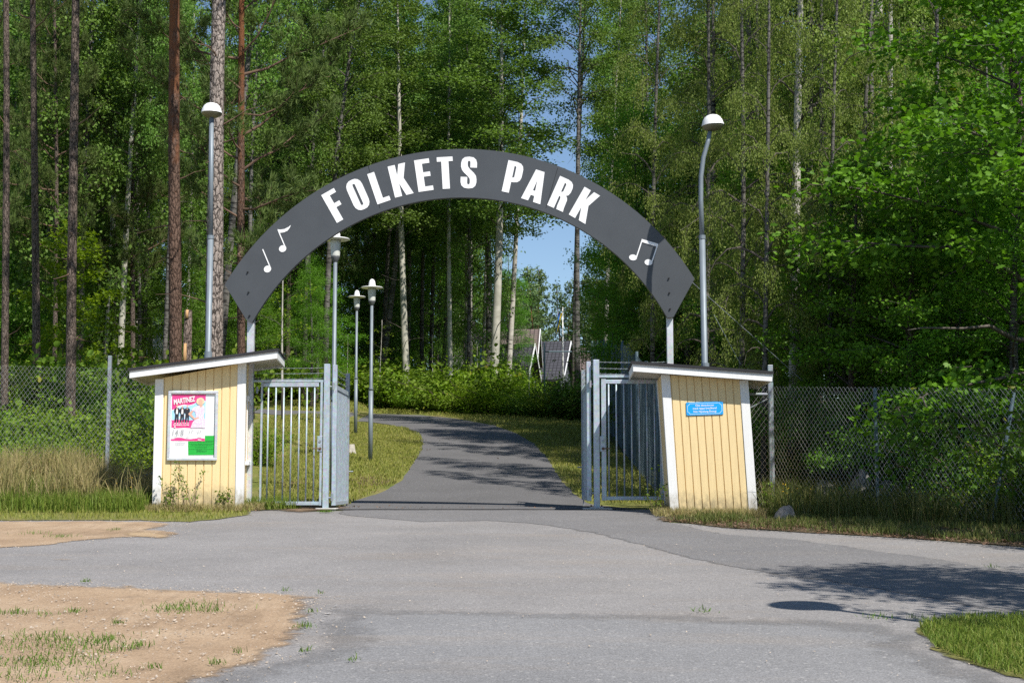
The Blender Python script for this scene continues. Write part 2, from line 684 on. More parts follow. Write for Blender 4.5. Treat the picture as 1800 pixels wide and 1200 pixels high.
M_ = {}
M_['yellow'] = woodwall('yellow_boards', (0.81, 0.63, 0.34))
M_['white'] = woodwall('white_paint', (0.80, 0.80, 0.79))
M_['soffit'] = simple('white_soffit', (0.62, 0.58, 0.52), 0.7, scale=3)
M_['felt'] = simple('black_felt', (0.025, 0.025, 0.028), 0.8, bumps=0.3)
M_['galv'] = galv('galvanised_steel')
M_['galvd'] = galv('dull_galvanised', (0.30, 0.345, 0.38))
M_['post'] = galv('pale_post_steel', (0.60, 0.63, 0.67))
M_['wire'] = simple('fence_wire', (0.36, 0.36, 0.35), 0.5, 0.3, var=0.2)
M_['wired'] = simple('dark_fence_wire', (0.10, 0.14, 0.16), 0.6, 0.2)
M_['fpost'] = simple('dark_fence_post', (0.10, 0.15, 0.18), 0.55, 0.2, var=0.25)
M_['sign'] = simple('charcoal_board', (0.068, 0.074, 0.082), 0.42, var=0.07, scale=2.5, spec=0.35)
M_['letter'] = simple('white_lettering', (0.86, 0.86, 0.86), 0.4, var=0.03)
M_['bolt'] = simple('black_bolt', (0.01, 0.01, 0.01), 0.5)
M_['rust'] = simple('rusty_steel', (0.16, 0.10, 0.07), 0.8, 0.2, var=0.35, scale=20)
M_['concrete'] = simple('concrete', (0.46, 0.45, 0.42), 0.9, bumps=0.4)
M_['lampwhite'] = simple('lamp_shade_white', (0.84, 0.84, 0.83), 0.35, var=0.04)
M_['lamppot'] = simple('lamp_body_cream', (0.62, 0.63, 0.58), 0.35, var=0.08)
M_['lampgrey'] = simple('lamp_collar_grey', (0.11, 0.115, 0.12), 0.5)
M_['pole'] = simple('lamp_pole_grey', (0.20, 0.235, 0.265), 0.5, 0.2, var=0.12, scale=4)
M_['globe'] = simple('shaded_globe', (0.17, 0.16, 0.10), 0.35, var=0.3, spec=0.4)  # dark olive stands for the shaded dome inside seen through the globe
M_['dark'] = simple('dark_inside', (0.06, 0.06, 0.055), 0.8)
M_['rock'] = groundmat('lichened_granite', [(0.3, (0.13, 0.125, 0.12)), (0.7, (0.30, 0.29, 0.28))], 4, 40, 0.4, 0.9, 0.8)
M_['pebble'] = simple('pale_pebbles', (0.38, 0.32, 0.26), 0.9, var=0.55, scale=9)
M_['pink'] = simple('poster_pink', (0.84, 0.06, 0.26), 0.4, var=0.05)
M_['sky'] = simple('poster_blue', (0.38, 0.66, 0.88), 0.4, var=0.15, scale=9)
M_['paper'] = simple('white_paper', (0.80, 0.80, 0.80), 0.5, var=0.03)
M_['green'] = simple('green_paper', (0.02, 0.42, 0.05), 0.5, var=0.06)
M_['ink'] = simple('black_print', (0.03, 0.03, 0.04), 0.5)
M_['pencil'] = simple('grey_pen', (0.30, 0.30, 0.33), 0.5)
M_['darkgreen'] = simple('dark_green_print', (0.01, 0.14, 0.03), 0.5)
M_['skin'] = simple('printed_skin', (0.72, 0.42, 0.31), 0.5)
M_['blond'] = simple('printed_blond_hair', (0.72, 0.60, 0.40), 0.5, var=0.3, scale=80)
M_['dress'] = simple('printed_pink_dress', (0.82, 0.62, 0.76), 0.5, var=0.35, scale=60)
M_['bluesign'] = simple('blue_enamel', (0.01, 0.36, 0.86), 0.35, var=0.04)
M_['signline'] = simple('pale_blue_line', (0.50, 0.72, 0.92), 0.4)
M_['brick'] = simple('chimney_brick', (0.38, 0.12, 0.07), 0.85, var=0.25, scale=14)
M_['roofbrown'] = tilemat('brown_roof_tiles', (0.13, 0.095, 0.085))
M_['roofgrey'] = tilemat('slate_grey_roof_tiles', (0.045, 0.045, 0.055))
M_['house'] = simple('pale_house_boards', (0.55, 0.55, 0.52), 0.7)
M_['hgrey'] = simple('grey_house_boards', (0.10, 0.105, 0.115), 0.7)
M_['hwhite'] = simple('white_gable_boards', (0.80, 0.80, 0.80), 0.6)
M_['glass'] = simple('dark_window_glass', (0.03, 0.045, 0.06), 0.1, spec=0.8)
M_['flagb'] = simple('pennant_blue', (0.02, 0.16, 0.55), 0.7)
M_['flagy'] = simple('pennant_yellow', (0.75, 0.58, 0.02), 0.7)
M_['wood'] = simple('split_pale_wood', (0.50, 0.30, 0.14), 0.8, var=0.3, scale=5, sc3=(8, 8, 0.8))
M_['stumpw'] = simple('weathered_stump', (0.42, 0.39, 0.34), 0.9, var=0.3, scale=12)

M_['pinelow'] = barkmat('grey_pine_bark', (0.022, 0.017, 0.014), (0.10, 0.072, 0.058), (0.24, 0.19, 0.16), None, scale=(11, 11, 4.6))
M_['pinebig'] = barkmat('pale_plated_pine_bark', (0.035, 0.028, 0.024), (0.20, 0.16, 0.135), (0.42, 0.36, 0.32), (0.34, 0.24, 0.19), (8, 30), scale=(10, 10, 4.2))
M_['pinered'] = barkmat('red_pine_bark', (0.03, 0.018, 0.013), (0.10, 0.060, 0.042), (0.19, 0.125, 0.095), (0.19, 0.080, 0.038), (3, 17), scale=(11, 11, 4.4))
M_['birch'] = birchmat('birch_bark')
M_['birchd'] = birchmat('dark_birch_bark', (0.17, 0.16, 0.145), (0.085, 0.08, 0.072), marks=0.55, base=4)  # darkened birch copy; shade on the dim trunks is put into the colour
M_['aspen'] = birchmat('aspen_bark', (0.46, 0.44, 0.37), (0.28, 0.27, 0.22), (0.07, 0.065, 0.055), marks=0.70, base=2.0)
M_['limb'] = simple('dark_limb_bark', (0.085, 0.072, 0.060), 0.9, var=0.4, scale=3)
M_['limbp'] = simple('pine_limb_bark', (0.13, 0.080, 0.055), 0.9, var=0.4, scale=3)
M_['twig'] = simple('bush_twig', (0.10, 0.075, 0.05), 0.9)

M_['lf_birch'] = leafmat('birch_leaves', (0.078, 0.165, 0.026), (0.215, 0.355, 0.072), (1.2, 1.25, 0.6))
M_['lf_weep'] = leafmat('weeping_birch_leaves', (0.125, 0.20, 0.035), (0.34, 0.43, 0.11), (1.1, 1.2, 0.6), 0.42, rare=(0.35, 0.28, 0.05))
M_['lf_oak'] = leafmat('oak_leaves', (0.060, 0.165, 0.012), (0.175, 0.36, 0.030), (1.2, 1.4, 0.5), 0.34, rough=0.5, spec=0.2, rare=(0.25, 0.10, 0.02))
M_['lf_maple'] = leafmat('yellow_green_maple_leaves', (0.11, 0.22, 0.012), (0.22, 0.34, 0.02), (1.3, 1.4, 0.4), 0.42)
M_['lf_pine'] = leafmat('pine_needles', (0.065, 0.115, 0.030), (0.175, 0.240, 0.066), (1, 1.1, 0.6), 0.18)
M_['lf_farpine'] = leafmat('far_pine_needles', (0.085, 0.140, 0.050), (0.170, 0.240, 0.090), (1, 1.1, 0.6), 0.25)
M_['lf_bush'] = leafmat('bush_leaves', (0.095, 0.195, 0.010), (0.250, 0.370, 0.028), (1.2, 1.35, 0.5), 0.36, rare=(0.34, 0.26, 0.03))
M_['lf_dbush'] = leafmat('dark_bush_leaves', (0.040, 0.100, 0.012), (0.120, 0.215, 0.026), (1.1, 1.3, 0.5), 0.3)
M_['lf_hazel'] = leafmat('hazel_leaves', (0.085, 0.180, 0.018), (0.230, 0.350, 0.045), (1.2, 1.35, 0.5), 0.36, rare=(0.40, 0.32, 0.03))
M_['lf_juniper'] = leafmat('juniper_needles', (0.11, 0.14, 0.015), (0.20, 0.22, 0.025), (1, 1, 0.4), 0.2)

M_['soil'] = groundmat('forest_soil', [(0.3, (0.055, 0.060, 0.022)), (0.6, (0.09, 0.10, 0.035)), (0.8, (0.13, 0.11, 0.06))], 1.2, 20, 0.4)
M_['lawn'] = groundmat('dry_lawn', [(0.3, (0.11, 0.14, 0.028)), (0.48, (0.17, 0.18, 0.045)), (0.68, (0.24, 0.20, 0.085))], 0.9, 18, 0.5, third=(0.22, 0.14, 0.08), tpos=(0.66, 0.74), tscale=0.5)
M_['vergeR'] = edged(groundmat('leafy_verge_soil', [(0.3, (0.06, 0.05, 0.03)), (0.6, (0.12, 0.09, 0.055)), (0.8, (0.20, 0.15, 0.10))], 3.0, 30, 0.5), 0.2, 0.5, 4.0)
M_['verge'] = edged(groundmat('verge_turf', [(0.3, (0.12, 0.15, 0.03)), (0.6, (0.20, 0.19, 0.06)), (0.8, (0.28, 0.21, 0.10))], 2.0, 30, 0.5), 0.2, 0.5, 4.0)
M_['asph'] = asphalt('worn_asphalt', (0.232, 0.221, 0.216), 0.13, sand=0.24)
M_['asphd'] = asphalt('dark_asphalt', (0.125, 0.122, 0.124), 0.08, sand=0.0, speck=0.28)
M_['asphp'] = edged(asphalt('patch_asphalt', (0.170, 0.165, 0.166), 0.08, sand=0.1), 0.2, 0.5, 3.0)
M_['asphb'] = edged(asphalt('bluish_asphalt', (0.215, 0.212, 0.214), 0.10, sand=0.25), 0.2, 0.7, 3.0)
M_['sand'] = edged(groundmat('sandy_earth', [(0.25, (0.29, 0.20, 0.128)), (0.5, (0.375, 0.268, 0.175)), (0.75, (0.45, 0.34, 0.235))], 1.4, 55, 0.30, third=(0.24, 0.175, 0.12), tpos=(0.6, 0.75), tscale=2.2, tracks=-0.5))
M_['baresoil'] = edged(groundmat('bare_brown_soil', [(0.3, (0.12, 0.08, 0.05)), (0.7, (0.24, 0.17, 0.11))], 3.0, 30, 0.4), 0.3, 0.8, 3.0)
M_['sandp'] = edged(groundmat('drifted_sand', [(0.3, (0.36, 0.255, 0.155)), (0.7, (0.43, 0.32, 0.20))], 2.0, 70, 0.2), 0.35, 0.75, 4.0)
M_['litter'] = leafmat('dry_leaf_litter', (0.10, 0.055, 0.03), (0.30, 0.20, 0.13), (1, 0.8, 0.6), 0.1)

M_['bl_dry'] = bladesmat('tall_dry_grass', [(0.0, (0.12, 0.17, 0.03)), (0.4, (0.22, 0.24, 0.06)), (0.7, (0.42, 0.34, 0.16)), (1.0, (0.52, 0.42, 0.24))])
M_['bl_green'] = bladesmat('green_grass', [(0.0, (0.07, 0.135, 0.015)), (0.55, (0.16, 0.235, 0.03)), (1.0, (0.36, 0.33, 0.10))])
M_['bl_tuft'] = bladesmat('tuft_grass', [(0.0, (0.05, 0.12, 0.012)), (0.6, (0.11, 0.21, 0.025)), (1.0, (0.24, 0.27, 0.07))])
M_['bl_lawn'] = bladesmat('lawn_grass', [(0.0, (0.14, 0.19, 0.02)), (0.5, (0.25, 0.27, 0.05)), (1.0, (0.44, 0.36, 0.14))])
M_['bl_shade'] = bladesmat('shaded_verge_grass', [(0.0, (0.05, 0.09, 0.012)), (0.6, (0.12, 0.15, 0.035)), (1.0, (0.36, 0.29, 0.14))])  # grass colours darkened to carry the oak's shade on the right verge

# ------------------------------------------------------------------ the ground and the sheets on it
xs = np.unique(np.concatenate([np.linspace(-260, -24, 30), np.arange(-24, 24.01, 0.75), np.linspace(24, 260, 30)]))
ys = np.unique(np.concatenate([np.arange(-40, 0, 4.0), np.arange(0, 70, 0.5), np.arange(70, 160, 3.0), np.arange(160, 321, 20.0)]))
gv = [(x, y, g(x, y) - 0.03 * sstep((y - 21.9) / 2.0) * sstep((70 - y) / 3.0)) for y in ys for x in xs]
nx = len(xs)
gf = [(j * nx + i, j * nx + i + 1, (j + 1) * nx + i + 1, (j + 1) * nx + i) for j in range(len(ys) - 1) for i in range(nx - 1)]
ground = MB().add(gv, gf).build('ground', M_['soil'], smooth=True)
tag(ground, kind='structure')


def seg_dist(px, py, poly):
    d = 1e9
    for i in range(len(poly)):
        ax, ay = poly[i]
        bx, by = poly[(i + 1) % len(poly)]
        vx, vy = bx - ax, by - ay
        L = vx * vx + vy * vy
        t = 0 if L == 0 else max(0, min(1, ((px - ax) * vx + (py - ay) * vy) / L))
        d = min(d, math.hypot(px - ax - t * vx, py - ay - t * vy))
    return d


def inside(px, py, poly):
    c = False
    j = len(poly) - 1
    for i in range(len(poly)):
        xi, yi = poly[i]
        xj, yj = poly[j]
        if (yi > py) != (yj > py) and px < (xj - xi) * (py - yi) / (yj - yi) + xi:
            c = not c
        j = i
    return c


def sheet(name, pts, off, m, step=0.5, jit=0.04, dens=0.12, fade=0.35, seed=1):
    """a thin ground sheet over a world-space outline, following the ground"""
    rnd = random.Random(seed)
    out = []
    n = len(pts)
    for i in range(n):
        a, b = pts[i], pts[(i + 1) % n]
        L = math.hypot(b[0] - a[0], b[1] - a[1])
        k = max(1, int(L / dens))
        for q in range(k):
            t = q / k
            x, y = a[0] + (b[0] - a[0]) * t, a[1] + (b[1] - a[1]) * t
            x += jit * mnoise.noise(Vector((x * 2.1, y * 2.1, seed))) + 0.5 * jit * mnoise.noise(Vector((x * 7, y * 7, seed)))
            y += jit * mnoise.noise(Vector((x * 2.1, y * 2.1, seed + 9))) + 0.5 * jit * mnoise.noise(Vector((x * 7, y * 7, seed + 9)))
            out.append((x, y))
    vs = list(out)
    x0, x1 = min(p[0] for p in out), max(p[0] for p in out)
    y0, y1 = min(p[1] for p in out), max(p[1] for p in out)
    for x in np.arange(x0, x1, step):
        for y in np.arange(y0, y1, step):
            xx, yy = x + rnd.uniform(-.1, .1) * step, y + rnd.uniform(-.1, .1) * step
            if inside(xx, yy, out) and seg_dist(xx, yy, pts) > step * 0.4:
                vs.append((xx, yy))
    r = geometry.delaunay_2d_cdt([Vector(p) for p in vs], [], [list(range(len(out)))], 1, 1e-5)
    V = [(p.x, p.y, g(p.x, p.y) + off) for p in r[0]]
    o = MB().add(V, [tuple(f) for f in r[2]]).build(name, m, smooth=True)
    me = o.data
    at = me.attributes.new('edge', 'FLOAT', 'POINT')
    at.data.foreach_set('value', [min(1.0, seg_dist(v.co.x, v.co.y, pts) / fade) for v in me.vertices])
    if me.polygons and me.polygons[0].normal.z < 0:
        me.flip_normals()
    tag(o, kind='structure')
    return o


def gpx(*uv):
    return [tuple(G(u, v)[:2]) for u, v in uv]


# asphalt of the forecourt: one big sheet from behind the camera to the verges and the gate line
fore = [(-22, -3), (22, -3), (22, 13.2)] + gpx((1800, 962), (1600, 947), (1450, 938), (1300, 930), (1160, 916)) + \
       [(2.6, 20.4), (2.25, 21.9), (-3.6, 21.9), (-4.2, 20.9), (-22, 20.0)]
sheet('forecourt_asphalt', fore, 0.003, M_['asph'], step=1.0, jit=0.06, seed=3)
# inside lawn under the path
lawn = [(-34, 66), (-34, 24), (-9, 22.6), (-4.2, 22.0), (2.5, 22.0), (3.2, 60), (3.3, 66)]
sheet('lawn', lawn, 0.0, M_['lawn'], step=0.75, jit=0.0, dens=0.7, seed=4)
pathp = gpx((560, 897), (620, 882), (680, 862), (706, 845), (722, 822), (734, 800), (742, 782), (737, 766), (715, 754), (680, 746), (640, 741), (600, 737), (540, 732.5), (480, 729)) + \
        [(-16, 58.5), (-40, 61), (-40, 66), (-16, 62.5)] + \
        gpx((490, 721.5), (560, 723.5), (640, 726), (740, 730), (800, 736), (870, 749), (905, 761), (938, 780), (962, 806), (978, 832), (1000, 860), (1030, 884)) + [(1.9, 21.6), (-3.0, 21.6)]
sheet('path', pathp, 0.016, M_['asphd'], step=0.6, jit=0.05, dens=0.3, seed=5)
apron = gpx((596, 899), (600, 906), (690, 913), (740, 918), (850, 915), (940, 921), (1040, 937), (1120, 957), (1200, 980), (1300, 1000), (1500, 1030), (1820, 1085), (1960, 1060), (1820, 1018), (1700, 990), (1560, 970), (1408, 949), (1279, 939), (1170, 917)) + [(2.2, 21.4), (1.85, 21.62), (-2.6, 21.62)]
sheet('asphalt_apron', apron, 0.0065, M_['asphp'], step=0.3, jit=0.05, fade=0.30, seed=6)
low = gpx((575, 1060), (800, 1072), (1220, 1080), (1620, 1098), (1640, 1140), (1800, 1200)) + [(6, 4), (-2.0, 4), (-2.0, 7.6)] + gpx((540, 1140))
sheet('asphalt_lower_patch', low, 0.005, M_['asphb'], step=0.4, jit=0.05, fade=0.9, seed=7)
sandp = [(-22, 11.6)] + gpx((-60, 1022), (0, 1024), (160, 1029), (330, 1036), (500, 1042), (566, 1052), (552, 1095), (536, 1130), (470, 1165), (380, 1196), (340, 1230)) + [(-2.6, 5.0), (-22, 5.0)]
sheet('sand', sandp, 0.008, M_['sand'], step=0.22, jit=0.12, fade=0.5, seed=8)
sand2 = [(-22, 18.6), (-22, 15.2)] + gpx((-40, 968), (60, 960), (180, 948), (250, 945), (310, 942), (330, 937), (270, 930), (330, 920), (240, 916), (100, 916), (0, 917), (-60, 918))
sheet('sand_strip', sand2, 0.009, M_['sand'], step=0.4, jit=0.10, fade=0.35, seed=9)
for q, pts in enumerate([[(215, 944), (300, 950), (318, 941), (260, 932), (190, 938)], [(60, 985), (120, 990), (170, 987), (110, 980)], [(500, 1030), (545, 1042), (560, 1034), (525, 1024)]]):
    sheet('sand_drift', gpx(*pts), 0.0105, M_['sandp'], step=0.15, jit=0.06, fade=0.4, seed=20 + q)
for q, pts in enumerate([[(600, 842), (640, 836), (690, 840), (702, 850), (670, 858), (620, 862)], [(470, 848), (520, 842), (560, 848), (548, 858), (490, 860)], [(470, 888), (600, 886), (640, 894), (560, 903), (470, 900)]]):
    sheet('bare_soil', gpx(*pts), 0.026 if q < 2 else 0.018, M_['baresoil'], step=0.3, jit=0.08, fade=0.8, seed=40 + q)
vergeL = [(-22, 21.4), (-22, 19.3)] + gpx((-60, 917), (0, 916), (100, 915), (240, 915), (330, 919), (400, 912), (440, 906), (445, 897)) + [(-4.0, 23), (-22, 25)]
sheet('left_verge', vergeL, 0.0115, M_['verge'], step=0.35, fade=0.3, jit=0.08, seed=10)
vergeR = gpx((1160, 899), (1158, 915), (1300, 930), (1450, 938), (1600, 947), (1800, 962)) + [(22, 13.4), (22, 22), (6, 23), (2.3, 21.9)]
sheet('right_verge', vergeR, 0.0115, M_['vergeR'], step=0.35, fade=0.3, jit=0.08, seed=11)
lawnR = gpx((1830, 1088), (1700, 1090), (1622, 1097), (1612, 1110), (1640, 1142), (1720, 1176), (1830, 1206)) + [(8, 7.6), (14, 8), (14, 10.5)]
sheet('corner_lawn', lawnR, 0.0115, M_['verge'], step=0.3, fade=0.2, jit=0.06, seed=12)

# ------------------------------------------------------------------ the entrance arch
AD = 21.65
ACX = 808.0


def pxfn(D):
    return lambda u, v, d: P(u, v, D) + Vector((0, d, 0))


def circle3(ch_l, ch_r, top):
    """circle through two chord ends at mean height and a crown height: centre v and radius in px"""
    h = (ch_r[0] - ch_l[0]) / 2
    s = (ch_l[1] + ch_r[1]) / 2 - top
    Rr = (h * h + s * s) / (2 * s)
    return top + Rr, Rr


vo_, ro_ = circle3((395, 500), (1221, 490), 262)
vi_, ri_ = circle3((443, 567), (1173, 558), 347)


def arc_pts(cu, cv, r, u0, u1, n):
    a0 = math.asin((u0 - cu) / r)
    a1 = math.asin((u1 - cu) / r)
    return [(cu + r * math.sin(a0 + (a1 - a0) * k / n), cv - r * math.cos(a0 + (a1 - a0) * k / n)) for k in range(n + 1)]


arch = thing('entrance_arch', 'dark grey curved sign board on two pale posts reading FOLKETS PARK', 'arch sign', tuple(P(808, 897, AD)[:2]) + (0,))
outer = arc_pts(ACX, vo_, ro_, 395, 1221, 64)
inner = arc_pts(ACX, vi_, ri_, 443, 1173, 64)
tilt = lambda u, v: (u, v + (5 if u < 808 else -5) * ((abs(u - 808) / 412) ** 1))
outer = [tilt(*p) for p in outer]
inner = [tilt(*p) for p in inner]
board_poly = [(p[0], -p[1]) for p in outer + [(1184, 557)] + inner[::-1] + [(433, 562)]]
mb = MB().prism([board_poly], lambda x, y, d: P(x, -y, AD) + Vector((0, d, 0)), 0.085)
board = wpart('arch_board', mb, M_['sign'], arch)
# panel joints in the board: hairline grooves shown as thin strips
for (ua, va, ub_, vb_) in ((980.5, 295, 959.5, 366), (647, 291, 668, 366)):
    mb = MB()
    mb.prism([[(ua - .45, -va), (ua + .45, -va), (ub_ + .45, -vb_), (ub_ - .45, -vb_)]], lambda x, y, d: P(x, -y, AD - 0.0015) + Vector((0, d, 0)), 0.001)
    wpart('panel_joint', mb, M_['bolt'], board)
GLY = {
    'F': (46, [[(0, 0), (0, 100), (44, 100), (44, 86), (22, 86), (22, 58), (40, 58), (40, 44), (22, 44), (22, 0)]]),
    'O': (50, [[(0, 24), (0, 76), (2, 86), (7, 94), (15, 99), (25, 100), (35, 99), (43, 94), (48, 86), (50, 76), (50, 24), (48, 14), (43, 6), (35, 1), (25, 0), (15, 1), (7, 6), (2, 14)],
               [(21, 18), (21, 82), (22, 85), (25, 86), (28, 85), (29, 82), (29, 18), (28, 15), (25, 14), (22, 15)]]),
    'L': (42, [[(0, 0), (0, 100), (22, 100), (22, 14), (42, 14), (42, 0)]]),
    'K': (57, [[(0, 0), (0, 100), (22, 100), (22, 66), (33, 100), (54, 100), (39, 54), (58, 0), (35, 0), (22, 40), (22, 0)]]),
    'E': (46, [[(0, 0), (0, 100), (45, 100), (45, 86), (22, 86), (22, 59), (43, 59), (43, 45), (22, 45), (22, 14), (46, 14), (46, 0)]]),
    'T': (48, [[(13, 0), (13, 86), (0, 86), (0, 100), (48, 100), (48, 86), (35, 86), (35, 0)]]),
    'S': (48, [[(48, 66), (48, 80), (45, 91), (37, 98), (24, 100), (11, 98), (3, 91), (0, 80), (0, 68), (3, 58), (9, 50), (22, 38), (27, 31), (28, 25), (28, 18), (27, 14), (24, 13), (21, 14), (20, 18), (20, 36),
                (0, 36), (0, 20), (3, 9), (11, 2), (24, 0), (37, 2), (45, 9), (48, 20), (48, 30), (46, 40), (40, 49), (27, 61), (21, 69), (20, 75), (20, 82), (21, 86), (24, 87), (27, 86), (28, 82), (28, 66)]]),
    'P': (50, [[(0, 0), (0, 100), (28, 100), (40, 97), (47, 90), (50, 80), (50, 55), (47, 45), (40, 38), (28, 35), (22, 35), (22, 0)], [(22, 86), (25, 86), (28, 83), (28, 52), (25, 49), (22, 49)]]),
    'A': (60, [[(0, 0), (17, 100), (44, 100), (61, 0), (38, 0), (36, 19), (25, 19), (22, 0)], [(27, 35), (34, 35), (30.5, 68)]]),
    'R': (52, [[(0, 0), (0, 100), (28, 100), (40, 97), (47, 90), (50, 80), (50, 65), (47, 55), (41, 50), (46, 46), (49, 39), (50, 12), (52, 0), (30, 0), (28, 12), (28, 36), (26, 41), (22, 42), (22, 0)],
               [(22, 86), (25, 86), (28, 83), (28, 60), (25, 56), (22, 56)]]),
}
mb = MB()
H = 56.0
for ch, u, v in (('F', 590, 361), ('O', 629, 342), ('L', 666, 329), ('K', 704, 316.5), ('E', 745, 308), ('T', 783, 304), ('S', 824, 303.5), ('P', 902, 312), ('A', 941, 327), ('R', 987, 341), ('K', 1028, 361)):
    w, polys = GLY[ch]
    th = math.atan2(u - ACX, vo_ - v)
    cs, sn = math.cos(th), math.sin(th)
    pp = []
    for poly in polys:
        q = []
        for x, y in poly:
            dx, dy = (x - w / 2) * H / 100 * 1.04, (y - 50) * H / 100
            q.append((u + dx * cs + dy * sn, -(v + dx * sn - dy * cs)))
        pp.append(q)
    mb.prism(pp, lambda x, y, d: P(x, -y, AD - 0.006) + Vector((0, d, 0)), 0.005)
lt = wpart('lettering', mb, M_['letter'], board)


def ellipse(u, v, a, b, rot, n=20):
    c, s = math.cos(rot), math.sin(rot)
    return [(u + a * math.cos(t) * c - b * math.sin(t) * s, -(v + a * math.cos(t) * s + b * math.sin(t) * c)) for t in [2 * math.pi * k / n for k in range(n)]]


def bar2(u0, v0, u1, v1, w):
    dx, dy = u1 - u0, v1 - v0
    L = math.hypot(dx, dy)
    nx_, ny_ = -dy / L * w / 2, dx / L * w / 2
    return [(u0 + nx_, -(v0 + ny_)), (u1 + nx_, -(v1 + ny_)), (u1 - nx_, -(v1 - ny_)), (u0 - nx_, -(v0 - ny_))]


FN = lambda k=0: (lambda x, y, d: P(x, -y, AD - 0.006 - 0.0012 * k) + Vector((0, d, 0)))
mb = MB()
mb.prism([ellipse(470.2, 472.8, 6.6, 5.8, -0.5)], FN(0), 0.004)
mb.prism([bar2(474.4, 468.5, 461.7, 438, 1.9)], FN(1), 0.004)
wpart('music_note', mb, M_['letter'], board)
mb = MB()
mb.prism([ellipse(496.8, 437, 6.6, 5.8, -0.5)], FN(0), 0.004)
mb.prism([bar2(500.8, 433, 489, 405, 1.9)], FN(1), 0.004)
mb.prism([[(487.5, -403), (493, -403.6), (500, -402.5), (507, -399), (511.3, -395.5), (509.5, -400), (505.5, -405.5), (499, -408.5), (491.2, -409.5)]], FN(2), 0.004)
wpart('music_note', mb, M_['letter'], board)
mb = MB()
mb.prism([ellipse(1112.7, 452.5, 7, 5.2, 0.1)], FN(0), 0.004)
mb.prism([ellipse(1140, 461, 7, 5.2, 0.1)], FN(0), 0.004)
mb.prism([bar2(1118.8, 452, 1129, 421, 2.0)], FN(1), 0.004)
mb.prism([bar2(1146, 460, 1156, 430, 2.0)], FN(1), 0.004)
mb.prism([[(1128, -420), (1157, -428.5), (1156, -434), (1127.5, -425.2)]], FN(2), 0.004)
wpart('music_note', mb, M_['letter'], board)
for u, v in ((435.5, 478.5), (437, 514), (438.7, 555), (1175.5, 489.5), (1176.5, 515), (1177.7, 543)):
    mb = MB()
    p = P(u, v, AD)
    mb.tube([p + Vector((0, 0.004, 0)), p + Vector((0, -0.022, 0))], [0.015, 0.013], 8)
    wpart('bolt', mb, M_['bolt'], board)
for u0, u1 in ((433, 445), (1173, 1184)):
    a, b = P(u0, 600, AD + 0.05), P(u1, 600, AD + 0.05)
    wd = b.x - a.x
    cxp = P((u0 + u1) / 2, 600, AD + 0.05).x
    mb = MB()
    mb.box((cxp - wd / 2, AD + 0.09, 0), (cxp + wd / 2, AD + 0.09 + wd, P(440, 470, AD).z))
    wpart('post', mb, M_['post'], arch, bevel=0.006)

# ------------------------------------------------------------------ the two booths


